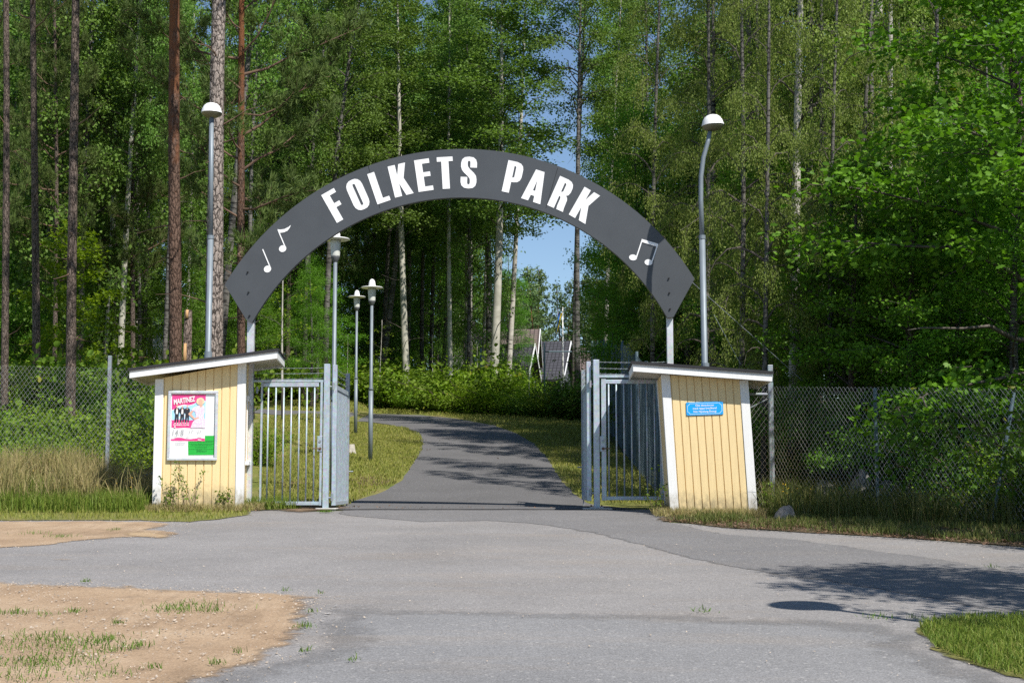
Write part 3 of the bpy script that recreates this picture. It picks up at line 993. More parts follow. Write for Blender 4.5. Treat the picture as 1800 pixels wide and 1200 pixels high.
def booth(label, fl, fr, D, rot, ztl, ztr, dep, lean, roof_l, roof_r, th_f, zb, ov_f, ov_b, name='ticket_booth'):
    """fl, fr = x of the front corners; ztl, ztr = wall-top heights; roof_l/r = (x offset from fl / fr, z of fascia underside)"""
    w = fr - fl
    root = thing(name, label, 'booth', (fl, D, zb), None, rot)
    bpy.context.view_layer.update()
    sh = lambda x, z: x + lean * z
    # wall shell: one board-and-batten skin all round, top following the roof slope
    mb = MB()
    t0, t1 = ztl - zb, ztr - zb
    zt = lambda x: t0 + (t1 - t0) * x / w
    c8 = [(0, 0, 0), (w, 0, 0), (w, dep, 0), (0, dep, 0), (sh(0, t0), 0, t0), (w + lean * t1, 0, t1), (w + lean * t1, dep, t1), (sh(0, t0), dep, t0)]
    mb.add(c8, [(0, 3, 2, 1), (4, 5, 6, 7), (0, 1, 5, 4), (1, 2, 6, 5), (2, 3, 7, 6), (3, 0, 4, 7)])
    nb = 9
    tw = 0.095
    pitch = (w - 2 * tw) / nb * 1.0
    for k in range(nb):
        x0 = tw + k * pitch + pitch * 0.16
        x1 = min(w - tw - 0.002, x0 + pitch * 0.87)
        vs = []
        for y in (-0.016, -0.0005):
            for (x, z) in ((x0, 0.012), (x1, 0.012), (x1, zt(x1) - 0.002), (x0, zt(x0) - 0.002)):
                vs.append((sh(x, z), y, z))
        mb.add(vs, [(0, 1, 2, 3), (7, 6, 5, 4), (0, 4, 5, 1), (1, 5, 6, 2), (2, 6, 7, 3), (3, 7, 4, 0)])
    for xw, sg in ((0.0, -1), (w, 1)):
        k = 0
        y = 0.12
        while y < dep - 0.14:
            zz = zt(xw) - 0.003
            a, b = (xw + sg * 0.0005, xw + sg * 0.022)
            vs = []
            for x in (a, b):
                for (yy, z) in ((y, 0.012), (y + 0.105, 0.012), (y + 0.105, zz), (y, zz)):
                    vs.append((sh(x, z), yy, z))
            mb.add(vs, [(0, 1, 2, 3), (7, 6, 5, 4), (0, 4, 5, 1), (1, 5, 6, 2), (2, 6, 7, 3), (3, 7, 4, 0)])
            y += 0.135
    mb.build('wall', M_['yellow'], root)
    # corner trims (each an L of two boards)
    for (xc, yc, sx, sy) in ((0, 0, 1, -1), (w, 0, -1, -1), (0, dep, 1, 1), (w, dep, -1, 1)):
        mb = MB()
        zz = zt(xc) - 0.004
        y0, y1 = (yc - 0.030, yc - 0.0006) if sy < 0 else (yc + 0.0006, yc + 0.030)
        x0, x1 = (xc - 0.028, xc + tw) if sx > 0 else (xc - tw, xc + 0.028)
        for (bx0, bx1, by0, by1) in ((x0, x1, y0, y1), ((xc - 0.028 if sx > 0 else xc + 0.0006), (xc - 0.0006 if sx > 0 else xc + 0.028), (yc + 0.0008 if sy < 0 else yc - 0.09), (yc + 0.09 if sy < 0 else yc - 0.0008))):
            vs = [(sh(x, z), y, z) for z in (-0.06, zz) for (x, y) in ((bx0, by0), (bx1, by0), (bx1, by1), (bx0, by1))]
            mb.add(vs, [(0, 3, 2, 1), (4, 5, 6, 7), (0, 1, 5, 4), (1, 2, 6, 5), (2, 3, 7, 6), (3, 0, 4, 7)])
        mb.build('corner_trim', M_['white'], root, bevel=0.003)
    # roof: soffit deck, four fascia boards, felt on top
    xl, zl = roof_l[0], roof_l[1] - zb
    xr, zr = w + roof_r[0], roof_r[1] - zb
    sl = (zr - zl) / (xr - xl)
    zf = lambda x: zl + sl * (x - xl)
    yf, yb = -ov_f, dep + ov_b

    def slab(x0, x1, y0, y1, lo, hi):
        vs = []
        for dz in (lo, hi):
            for (x, y) in ((x0, y0), (x1, y0), (x1, y1), (x0, y1)):
                vs.append((x, y, zf(x) + dz))
        return vs, [(0, 3, 2, 1), (4, 5, 6, 7), (0, 1, 5, 4), (1, 2, 6, 5), (2, 3, 7, 6), (3, 0, 4, 7)]
    mb = MB()
    n = 10
    for k in range(n):     # underside boards, running along the roof
        y0 = yf + 0.026 + (yb - yf - 0.052) * k / n
        y1 = yf + 0.026 + (yb - yf - 0.052) * (k + 1) / n - 0.007
        mb.add(*slab(xl + 0.024, xr - 0.024, y0, y1, 0.035, 0.055))
    mb.add(*slab(xl + 0.024, xr - 0.024, yf + 0.026, yb - 0.026, 0.0553, th_f - 0.004))
    roof = mb.build('roof', M_['soffit'], root)
    for (x0, x1, y0, y1) in ((xl, xr, yf, yf + 0.024), (xl, xr, yb - 0.024, yb), (xl, xl + 0.022, yf + 0.025, yb - 0.025), (xr - 0.022, xr, yf + 0.025, yb - 0.025)):
        MB().add(*slab(x0, x1, y0, y1, 0.0, th_f)).build('fascia', M_['white'], roof, bevel=0.003)
    mb = MB()
    mb.add(*slab(xl - 0.025, xr + 0.02, yf - 0.02, yb + 0.02, th_f + 0.003, th_f + 0.022))
    mb.add(*slab(xl - 0.025, xr + 0.02, yf - 0.021, yf - 0.012, th_f - 0.022, th_f + 0.003))
    mb.build('roofing_felt', M_['felt'], roof)
    return root, w, zt, sh


BD = 21.15
zl_ = lambda v, D, u=900: P(u, v, D).z
bl, bw, bzt, bsh = booth('pale yellow board booth with poster frame and roof rising to the right', P(273.5, 800, BD).x, P(424.5, 800, BD).x, BD, R(5.2),
                         zl_(664, BD - .2), zl_(636, BD), 1.15, 0.0, (P(227, 660, BD - .2).x - P(273.5, 800, BD).x, zl_(665, BD - .2)), (P(484, 627, BD - .15).x - P(424.5, 800, BD).x, zl_(629.5, BD - .1)),
                         0.125, 0.01, 0.24, 0.25)
# hatch window in the side wall of the left booth
mb = MB()
mb.box((bw + 0.023, 0.24, 0.72), (bw + 0.04, 0.30, 1.62))
mb.box((bw + 0.023, 0.82, 0.72), (bw + 0.04, 0.88, 1.62))
mb.box((bw + 0.023, 0.22, 1.62), (bw + 0.06, 0.90, 1.70))
win = mb.build('window', M_['white'], bl, bevel=0.003)
MB().box((bw + 0.0225, 0.16, 0.655), (bw + 0.075, 0.92, 0.715)).build('sill', M_['white'], win, bevel=0.004)
MB().box((bw + 0.0225, 0.30, 0.72), (bw + 0.032, 0.82, 1.62)).build('shutter', M_['yellow'], win)

RD = 20.4
br, rw, rzt, rsh = booth('pale yellow board booth with small blue plate, leaning over beside tall weeds', P(1182, 905, RD).x, P(1327.5, 905, RD).x, RD, R(-2.6),
                         zl_(658, RD), zl_(668, RD), 1.2, -0.055, (P(1114, 650, RD - .2).x - P(1182, 905, RD).x, zl_(652.5, RD - .2)), (P(1357, 668, RD - .2).x - P(1327.5, 905, RD).x, zl_(671, RD - .2)),
                         0.125, zl_(908, RD), 0.22, 0.25)

# ------------------------------------------------------------------ notice board on the left booth
NBM = bl.matrix_basis.copy()
board_o = thing('notice_board', 'aluminium framed notice board with pink concert poster and green notice', 'notice board', (0, 0, 0))
nb0 = NBM @ Vector((0, -0.024, 0))
board_o.matrix_world = Matrix.Translation(P(337, 748, BD)) @ Matrix.Rotation(R(5.2), 4, 'Z')
board_o.location = NBM @ Vector(((337.3 - 273.5) / 151 * bw, -0.024, zl_(748, BD) - 0.01))
PX = bw / 151.0    # metres per photograph pixel on this wall


def nbp(cx, cy_, lay=0):
    """crop pixel (8.886 per photo px, crop origin 285,680) -> board-local"""
    u, v = 285 + cx / 8.886, 680 + cy_ / 8.886
    return Vector(((u - 337.3) * PX, -0.004 - 0.0012 * lay, -(v - 748) * PX))


def npoly(polys, lay, name, m, parent, th=0.0008):
    mb = MB()
    for pl in polys:
        pl2 = [(p[0], -p[1]) for p in pl]
        mb.prism([pl2], lambda x, y, d: nbp(x, -y, lay) + Vector((0, d, 0)), th)
    return mb.build(name, m, parent)


rect = lambda x0, y0, x1, y1: [(x0, y0), (x1, y0), (x1, y1), (x0, y1)]
mb = MB()
a, b = nbp(78, 55), nbp(850, 1145)
fwid = 0.042
for (x0, x1, z0, z1) in ((a.x, b.x, a.z - fwid, a.z), (a.x, b.x, b.z, b.z + fwid), (a.x, a.x + fwid, b.z + fwid, a.z - fwid), (b.x - fwid, b.x, b.z + fwid, a.z - fwid)):
    mb.box((x0, -0.034, z0), (x1, 0.0, z1))
mb.build('frame', M_['post'], board_o, bevel=0.006)
MB().box((a.x + fwid - .002, -0.0035, b.z + fwid - .002), (b.x - fwid + .002, 0.001, a.z - fwid + .002)).build('backing_panel', M_['paper'], board_o)
po = npoly([rect(135, 112, 655, 842)], 1, 'poster', M_['paper'], board_o)
npoly([[(135, 112), (655, 112), (655, 640), (560, 632), (430, 640), (330, 634), (230, 642), (135, 634)]], 2, 'pink_ground', M_['pink'], po)
npoly([[(135, 372), (200, 345), (240, 300), (320, 282), (400, 285), (470, 262), (520, 232), (600, 190), (655, 215), (655, 500), (600, 520), (480, 512), (400, 520), (330, 505), (280, 520), (220, 500), (150, 520), (135, 500)]], 3, 'blue_ground', M_['sky'], po)
npoly([[(135, 372), (200, 345), (240, 318), (320, 292), (400, 296), (470, 275), (500, 262), (470, 268), (400, 282), (320, 272), (240, 290), (195, 335), (135, 358)], [(330, 430), (352, 422), (360, 480), (340, 500)], [(240, 470), (280, 450), (290, 490), (260, 505)]], 4, 'white_wave', M_['paper'], po)
# three printed men in dark jackets
for (cx, hd, ft, sx) in ((215, 295, 560, 1.0), (298, 308, 556, .95), (375, 300, 556, 0.98)):
    npoly([[(cx - 42 * sx, 345), (cx - 25, 325), (cx + 25, 325), (cx + 42 * sx, 350), (cx + 38, 400), (cx + 30, 425), (cx + 26, ft), (cx + 6, ft), (cx + 2, 460), (cx - 14, ft), (cx - 36, ft), (cx - 28, 425), (cx - 46, 385)]], 5, 'printed_figure', M_['ink'], po)
    npoly([ [(x, -y) for (x, y) in [(cx + 13 * math.cos(t), -(hd + 18 * math.sin(t))) for t in [2 * math.pi * k / 14 for k in range(14)]]]], 6, 'printed_face', M_['skin'], po)
    npoly([rect(cx - 12, 335, cx + 10, 348)], 8, 'printed_hand', M_['skin'], po)
    if cx < 350:
        npoly([[(cx - 10, 345), (cx + 14, 345), (cx + 16, 420), (cx - 16, 420)]], 7, 'printed_shirt', M_['paper'], po)
    npoly([rect(cx - 38, ft - 2, cx - 14, ft + 8), rect(cx + 4, ft - 4, cx + 28, ft + 6)], 6, 'printed_shoe', M_['paper'], po)
# printed woman in a pink dress, hand on hip
npoly([[(520, 300), (555, 275), (600, 275), (640, 310), (640, 400), (628, 430), (632, 480), (655, 520), (655, 640), (560, 632), (430, 640), (455, 560), (505, 490), (508, 440), (495, 380), (450, 370), (440, 350), (470, 320)]], 8, 'printed_dress', M_['dress'], po)
npoly([[(440, 368), (470, 378), (440, 420), (490, 480), (555, 468), (560, 480), (500, 510), (480, 505), (395, 430), (395, 410)], [(555, 268), (610, 268), (608, 300), (575, 318)]], 9, 'printed_skin', M_['skin'], po)
npoly([[(575 + 64 * math.cos(t) * (1 + .06 * math.sin(7 * t)), 222 + 60 * math.sin(t) * (1 + .06 * math.cos(5 * t))) for t in [2 * math.pi * k / 26 for k in range(26)]]], 10, 'printed_hair', M_['blond'], po)
npoly([[(576 + 32 * math.cos(t), 232 + 52 * math.sin(t)) for t in [2 * math.pi * k / 20 for k in range(20)]]], 11, 'printed_face', M_['skin'], po)
npoly([[(130, 838), (130, 812), (180, 808), (230, 788), (290, 790), (350, 806), (430, 812), (480, 805), (560, 795), (640, 800), (655, 808), (655, 842)]], 2, 'pink_wave', M_['pink'], po)


def text_mesh(s, size, bold=0.0, shear=0.0, align='CENTER', width=1.0):
    cu = bpy.data.curves.new('text', 'FONT')
    cu.body = s
    cu.size = size
    cu.offset = bold
    cu.shear = shear
    cu.align_x = align
    cu.align_y = 'CENTER'
    cu.resolution_u = 3
    ob = bpy.data.objects.new('text', cu)
    COL.objects.link(ob)
    bpy.context.view_layer.update()
    me = bpy.data.meshes.new_from_object(ob.evaluated_get(bpy.context.evaluated_depsgraph_get()))
    V = [tuple(v.co) for v in me.vertices]
    F = [tuple(p.vertices) for p in me.polygons]
    bpy.data.objects.remove(ob)
    bpy.data.meshes.remove(me)
    bpy.data.curves.remove(cu)
    return [(x * width, y, z) for x, y, z in V], F


def text_on(mb, s, cx, cy_, hpx, wpx, lay, rot=0.0, bold=0.0, shear=0.0):
    """text stretched to fit wpx crop pixels, cap height about hpx"""
    V, F = text_mesh(s, 1.0, bold, shear)
    x0, x1 = min(p[0] for p in V), max(p[0] for p in V)
    y0, y1 = min(p[1] for p in V), max(p[1] for p in V)
    c, sn = math.cos(rot), math.sin(rot)
    out = []
    for x, y, z in V:
        X = ((x - x0) / (x1 - x0) - .5) * wpx
        Y = ((y - y0) / (y1 - y0) - .5) * hpx
        out.append(nbp(cx + X * c + Y * sn, cy_ + X * sn - Y * c, lay))
    mb.add(out, F)


mb = MB()
text_on(mb, 'MARTINEZ', 328, 206, 84, 340, 12, -0.17, 0.028, 0.18)
text_on(mb, 'BUBBELGUM', 287, 591, 26, 236, 12, 0.0, 0.01)
mb.add([nbp(*p, 12) for p in rect(178, 612, 202, 630)], [(0, 1, 2, 3)])
mb.add([nbp(*p, 12) for p in ((545, 818), (560, 814), (605, 822), (600, 830), (550, 828))], [(0, 1, 2, 3, 4)])
mb.build('lettering', M_['paper'], po)
mb = MB()
text_on(mb, '14/8', 243, 708, 92, 170, 12, 0.0, -0.012, 0.1)
text_on(mb, '17', 440, 698, 56, 58, 12, 0.0, -0.012, 0.1)
text_on(mb, '00', 485, 672, 16, 24, 12, 0.0, -0.012, 0.1)
text_on(mb, '-21', 552, 694, 50, 74, 12, 0.0, -0.012, 0.1)
text_on(mb, '00', 608, 666, 16, 24, 12, 0.0, -0.012, 0.1)
for (x, w_) in ((182, 44), (368, 46), (546, 58)):
    mb.add([nbp(*p, 12) for p in rect(x, 768, x + w_, 776)], [(0, 1, 2, 3)])
mb.build('lettering', M_['pencil'], po)
wn_ = npoly([rect(168, 846, 396, 1062)], 1, 'white_notice', M_['paper'], board_o)
mb = MB()
rr = random.Random(3)
for (yy, x0, x1) in ((850, 250, 310), (868, 195, 360), (878, 205, 345), (892, 195, 362), (902, 200, 350), (915, 215, 340), (940, 272, 292)):
    x = x0
    while x < x1:
        L = rr.uniform(8, 22)
        mb.add([nbp(*p, 2) for p in rect(x, yy, min(x + L, x1), yy + 4)], [(0, 1, 2, 3)])
        x += L + 6
mb.build('print_lines', M_['pencil'], wn_)
gn = npoly([[(655, 758), (806, 756), (806, 1058), (405, 1062), (396, 846), (655, 846)]], 3, 'green_notice', M_['green'], board_o)
mb = MB()
for (yy, x0, x1) in ((838, 670, 790), (856, 420, 780), (882, 415, 795), (900, 440, 770), (924, 425, 775), (940, 510, 690), (966, 415, 790), (984, 525, 600), (990, 540, 690), (1006, 525, 680)):
    x = x0
    while x < x1:
        L = rr.uniform(10, 34)
        mb.add([nbp(*p, 4.5) for p in rect(x, yy, min(x + L, x1), yy + 6)], [(0, 1, 2, 3)])
        x += L + 7
mb.build('print_lines', M_['darkgreen'], gn)

# ------------------------------------------------------------------ blue plate on the right booth
RBM = br.matrix_basis.copy()
plate = thing('blue_plate', 'small blue plate with white border and three lines of white text', 'sign', (0, 0, 0))
sx_, sz_ = (1243 - 1175.5) / 148 * rw + 0.0, zl_(718, RD) - RBM.translation.z
plate.location = RBM @ Vector((0.5 * rw - 0.055 * 1.5 + (1243 - 1247) * rw / 148, -0.0235, sz_))
plate.rotation_euler = (0, R(-1.6), R(-2.6))
pw, ph = 66 / 148 * rw, 23.5 / 148 * rw
MB().box((-pw / 2, -0.006, -ph / 2), (pw / 2, 0.0, ph / 2)).build('plate', M_['bluesign'], plate, bevel=0.002)
mb = MB()
m_ = 0.018
cn = 0.032
pts = [(-pw / 2 + m_ + cn, -ph / 2 + m_), (pw / 2 - m_ - cn, -ph / 2 + m_), (pw / 2 - m_ - cn * .75, -ph / 2 + m_ + cn * .6), (pw / 2 - m_, -ph / 2 + m_ + cn), (pw / 2 - m_, ph / 2 - m_ - cn), (pw / 2 - m_ - cn * .75, ph / 2 - m_ - cn * .6), (pw / 2 - m_ - cn, ph / 2 - m_),
       (-pw / 2 + m_ + cn, ph / 2 - m_), (-pw / 2 + m_ + cn * .75, ph / 2 - m_ - cn * .6), (-pw / 2 + m_, ph / 2 - m_ - cn), (-pw / 2 + m_, -ph / 2 + m_ + cn), (-pw / 2 + m_ + cn * .75, -ph / 2 + m_ + cn * .6)]
for i in range(len(pts)):
    a, b = pts[i], pts[(i + 1) % len(pts)]
    dx, dy = b[0] - a[0], b[1] - a[1]
    L = math.hypot(dx, dy)
    nx_, ny_ = -dy / L * .0035, dx / L * .0035
    mb.add([(a[0] + nx_, -0.0072, a[1] + ny_), (b[0] + nx_, -0.0072, b[1] + ny_), (b[0] - nx_, -0.0072, b[1] - ny_), (a[0] - nx_, -0.0072, a[1] - ny_)], [(0, 1, 2, 3)])
mb.build('border', M_['signline'], plate)
mb = MB()
for s, z, wfrac in (('\u00d6ka dansv\u00e4nnen', 0.245, .50), ('med rappt bredband', 0.02, .64), ('fr\u00e5n Njudung Energi', -0.225, .62)):
    V, F = text_mesh(s, 1.0, 0.012)
    x0, x1 = min(p[0] for p in V), max(p[0] for p in V)
    k = pw * wfrac / (x1 - x0)
    mb.add([((x - (x0 + x1) / 2) * k, -0.0074, z * ph + y * k * 1.0) for x, y, _ in V], F)
mb.build('lettering', M_['letter'], plate)
for sx in (-1, 1):
    for sz in (-1, 1):
        mb = MB()
        mb.tube([(sx * (pw / 2 - .012), -0.0055, sz * (ph / 2 - .012)), (sx * (pw / 2 - .012), -0.009, sz * (ph / 2 - .012))], .005, 8)
        mb.build('screw', M_['galvd'], plate)

# ------------------------------------------------------------------ gates
GD = 21.75


def px_box(mb, u0, v0, u1, v1, D, th):
    a, b = P(u0, v1, D), P(u1, v0, D)
    mb.box((a.x, D, min(a.z, b.z)), (b.x, D + th, max(a.z, b.z)))


def walk_gate(label, uL, uR, vt, vb, D, bars, lock_right, stile):
    root = thing('pedestrian_gate', label, 'gate', (P(uL, vb, D).x, D, P(uL, vb, D).z))
    s = stile
    mb = MB()
    px_box(mb, uL, vt, uL + s, vb, D, 0.05)
    px_box(mb, uR - s, vt, uR, vb, D, 0.05)
    px_box(mb, uL + s, vt + 1, uR - s, vt + 8, D + 0.002, 0.046)
    px_box(mb, uL + s, vb - 7, uR - s, vb - 0.5, D + 0.002, 0.046)
    wpart('frame', mb, M_['galv'], root, bevel=0.004)
    for u in bars:
        mb = MB()
        a, b = P(u, vb - 7, D + .02), P(u, vt + 8, D + .02)
        b.x = a.x
        mb.tube([a, b], 0.0125, 8)
        wpart('bar', mb, M_['galv'], root, True)
    ul = uR - s - 1 if lock_right else uL - 1
    mb = MB()
    px_box(mb, ul - 2, 766, ul + 7, 793, D - 0.012, 0.075)
    lock = wpart('lock_box', mb, M_['galv'], root, bevel=0.003)
    mb = MB()
    c = P(ul + 3, 775, D - 0.012)
    mb.tube([c, c + Vector((0, -0.012, 0))], 0.018, 12)
    wpart('keyhole', mb, M_['galvd'], lock)
    mb = MB()
    c = P(ul + 3, 788, D - 0.012)
    sg = -1 if lock_right else 1
    mb.tube([c, c + Vector((0, -0.05, 0)), c + Vector((sg * 0.02, -0.055, 0)), c + Vector((sg * 0.11, -0.055, 0))], 0.009, 8)
    mb.tube([c, c + Vector((0, -0.01, 0))], 0.022, 12)
    wpart('handle', mb, M_['rust'], lock)
    for v in (vt + 14, vb - 5):
        mb = MB()
        uh = uL - 3 if lock_right else uR + 3
        c = P(uh, v, D + .025)
        mb.tube([c + Vector((0, 0, -.05)), c + Vector((0, 0, .05))], 0.016, 10)
        mb.box((min(c.x, P(uL if lock_right else uR, v, D).x), D + .018, c.z - .012), (max(c.x, P(uL if lock_right else uR, v, D).x), D + .032, c.z + .012))
        wpart('hinge', mb, M_['galvd'], root)
    return root


walk_gate('left barred steel pedestrian gate beside the booth with the poster', 455, 567.5, 671.5, 888, GD, [468.5, 482, 496, 509.5, 523.5, 537, 550.5], True, 7)
walk_gate('right barred steel pedestrian gate next to the leaning booth', 1058, 1168.5, 666, 879, GD, [1071, 1084.5, 1098, 1111.5, 1125, 1138.5, 1152], False, 7)


def strand(mb, a, b, n=26, barb=True, sag=0.01):
    a, b = Vector(a), Vector(b)
    pts = []
    for k in range(n + 1):
        t = k / n
        p = a.lerp(b, t)
        p.z -= sag * 4 * t * (1 - t)
        pts.append(p)
    mb.tube(pts, 0.0028, 4)
    if barb:
        for p in pts[1:-1:2]:
            mb.tube([p + Vector((-.012, 0, -.014)), p + Vector((.012, 0, .014))], 0.002, 3)
            mb.tube([p + Vector((.012, -.004, -.012)), p + Vector((-.012, .004, .012))], 0.002, 3)


def gate_post(label, u0, u1, vt, vb, D, bar, barb_v, plate_u, foot):
    root = thing('gate_post', label, 'gate post', (P((u0 + u1) / 2, vb, D).x, D, 0))
    mb = MB()
    a, b = P(u0, vb, D), P(u1, vt, D)
    mb.box((P(u0, 768, D).x, D - .02, a.z), (P(u1, 768, D).x, D + 0.08, b.z))
    wpart('post', mb, M_['galv'], root, bevel=0.006)
    mb = MB()
    px_box(mb, *bar, D + 0.0, 0.05)
    wpart('crossbar', mb, M_['galv'], root, bevel=0.004)
    mb = MB()
    c = P((u0 + u1) / 2, vb, D)
    mb.box((c.x - .10, D - .07, c.z - .014), (c.x + .10, D + .13, c.z))
    wpart('base_plate', mb, M_['galv'], root, bevel=0.003)
    for sx in (-.08, .08):
        for dy in (-.05, .11):
            mb = MB()
            mb.tube([(c.x + sx, D + dy, -.02), (c.x + sx, D + dy, c.z + .03)], .008, 8)
            wpart('anchor_bolt', mb, M_['rust'], root)
    mb = MB()
    for v in barb_v:
        strand(mb, P(bar[0], v, D + .03), P(bar[2], v, D + .03))
    wpart('barbed_wire', mb, M_['galvd'], root)
    fo = MB()
    fo.box((c.x - foot / 2, D - .14, -.1), (c.x + foot / 2 * 1.1, D + .2, 0.022))
    o = fo.build('concrete_footing', M_['concrete'], None, bevel=0.01)
    tag(o, 'flat concrete pad in the asphalt under the ' + ('left' if u0 < 800 else 'right') + ' steel gate post', 'footing', None)
    return root


gate_post('left square galvanised gate post with crossbar and barbed wire above the gate', 568.3, 578.5, 639.5, 895.5, GD, (441, 667.5, 573, 671.5), (646, 655.5, 664.8), 0, .30)
gate_post('right square galvanised gate post with crossbar and barbed wire above the gate', 1043.5, 1054, 632, 890.5, GD, (1050, 659, 1170, 663.5), (636, 647, 656.5), 0, .42)
# a strap bar on each gate opening side, then the two open vehicle leaves


def vehicle_leaf(label, u, side, vt, vb, D, Lg, vtop_post):
    """an open leaf seen almost edge on, running back from the hinge"""
    x = P(u, 768, D).x
    z0, z1 = P(u, vb, D).z, P(u, vt, D).z
    zp = P(u, vtop_post, D).z
    root = thing('vehicle_gate_leaf', label, 'gate', (x, D, z0))
    hw = 0.033
    mb = MB()
    mb.box((x - hw, D, z0), (x + hw, D + .066, zp))
    wpart('hinge_stile', mb, M_['galv'], root, bevel=0.004)
    ds = side * 0.0
    mb = MB()
    mb.box((x - hw + ds, D + Lg - .066, z0), (x + hw + ds, D + Lg, zp))
    wpart('lock_stile', mb, M_['galvd'], root, bevel=0.004)
    mb = MB()
    mb.box((x - .022, D + .067, z1 - .07), (x + .022, D + Lg - .067, z1))
    wpart('rail', mb, M_['galv'], root, bevel=0.004)
    mb = MB()
    mb.box((x - .022, D + .067, z0), (x + .022, D + Lg - .067, z0 + .06))
    wpart('rail', mb, M_['galv'], root, bevel=0.004)
    mb = MB()
    mb.box((x - .006, D + .068, z0 + .061), (x + .006, D + Lg - .068, z1 - .071))
    n = 12
    for k in range(n):
        y = D + .1 + (Lg - .2) * k / n
        mb.box((x - .0105, y, z0 + .062), (x + .0105, y + .05, z1 - .072))
    wpart('sheet_panel', mb, M_['galv'], root)
    mb = MB()
    for k in range(3):
        z = z1 + (zp - z1) * (0.25 + .3 * k)
        strand(mb, (x, D + .05, z), (x, D + Lg - .05, z), 16)
    wpart('barbed_wire', mb, M_['galvd'], root)
    mb = MB()
    y = D + Lg + .012
    zz = z0 + .52
    mb.tube([(x, y, g(x, y) + .01), (x, y, zz), (x + side * .015, y, zz + .012), (x + side * .10, y, zz + .012)], .011, 8)
    mb.box((x - .02, y - .012, z0 + .3), (x + .02, y + .012, z0 + .34))
    wpart('drop_rod', mb, M_['galvd'], root)
    for z in (z1 - .03, z0 + .12):
        mb = MB()
        mb.tube([(x - side * .02, D - .03, z - .05), (x - side * .02, D - .03, z + .06)], .02, 10)
        mb.tube([(x - side * .02, D - .03, z), (x - side * .13, D - .02, z)], .012, 8)
        wpart('hinge', mb, M_['galvd'], root)
    return root


vehicle_leaf('left sheet steel vehicle gate leaf swung open beside the path', 587.5, 1, 676, 888, GD + .06, 1.75, 641)
vehicle_leaf('right sheet steel vehicle gate leaf swung open beside the path', 1035.5, -1, 672, 880, GD + .06, 1.75, 635)

# ------------------------------------------------------------------ street lamps
lampg = 'street lamps with white domed shades'


def dome_lamp(label, D, ub, vb, uh, vh, curve, dia, zg=0.2):
    """ub,vb: a point low on the pole; uh,vh: centre of the shade's rim"""
    b = P(ub, vb, D)
    h = P(uh, vh, D)
    root = thing('street_lamp', label, 'street lamp', (b.x, D, zg), None)
    mb = MB()
    zc_ = P(ub, 418, D).z
    mb.tube([(b.x, D, zg - .1), (b.x, D, 1.2), (b.x + (curve * .15 if curve else 0), D, zc_)], [0.048, .047, 0.045], 14)
    wpart('lower_pole', mb, M_['pole'], root, True)
    mb = MB()
    mb.tube([(b.x + (curve * .15), D, zc_ - .02), (b.x + curve * .15, D, zc_ + .035)], 0.051, 14)
    wpart('collar', mb, M_['pole'], root)
    mb = MB()
    zr_ = P(ub, vb - 2, D).z
    mb.tube([(b.x, D, zr_ - .22), (b.x, D, zr_)], 0.060, 14)
    wpart('roof_sleeve', mb, M_['pole'], root)
    mb = MB()
    x0 = b.x + curve * .15
    if curve:
        zz = h.z - .1
        pts = [(x0, D, zc_), (x0 - .012, D, zc_ + (zz - zc_) * .35), (x0 - .005, D, zc_ + (zz - zc_) * .58), (x0 + .035, D, zc_ + (zz - zc_) * .76), (x0 + .10, D, zc_ + (zz - zc_) * .9), (h.x - .045, D, zz + .01)]
        mb.tube(pts, [.037, .036, .035, .034, .033, .032], 12)
    else:
        mb.tube([(x0, D, zc_), (h.x, D, h.z - .02)], [.037, .035], 12)
    wpart('upper_pole', mb, M_['pole'], root, True)
    r = dia / 2
    M = Matrix.Translation(h) @ Matrix.Rotation(R(-4 if curve else 0), 4, 'Y')
    mb = MB()
    prof = [(r, 0.0), (r * .965, r * .15), (r * .87, r * .46), (r * .73, r * .70), (r * .52, r * .88), (r * .26, r * .97), (0.002, r * .99)]
    mb.lathe(prof, (0, 0, 0), 28)
    mb.lathe([(p[0] * .97, p[1] - .004) for p in prof[::-1]], (0, 0, 0), 28)
    mb.v = [tuple(M @ Vector(p)) for p in mb.v]
    wpart('lamp_shade', mb, M_['lampwhite'], root, True)
    mb = MB()
    mb.lathe([(r * .955, 0.0), (r * .90, -r * .13), (r * .77, -r * .27), (r * .55, -r * .39), (r * .2, -r * .45), (0.002, -r * .455)], (0, 0, 0), 28)
    mb.v = [tuple(M @ Vector(p)) for p in mb.v]
    wpart('globe', mb, M_['globe'], root, True)
    return root


dome_lamp('straight street lamp with white dome rising through the left booth roof', 21.75, 366, 620, 372, 199, 0.0, 37.5 / 2500 * 21.75)
dome_lamp('curved pole street lamp with white dome, rising through the leaning right booth roof', 20.78, 1239.5, 640, 1253, 221, -0.62 * 0.2, 40.5 / 2500 * 20.78)


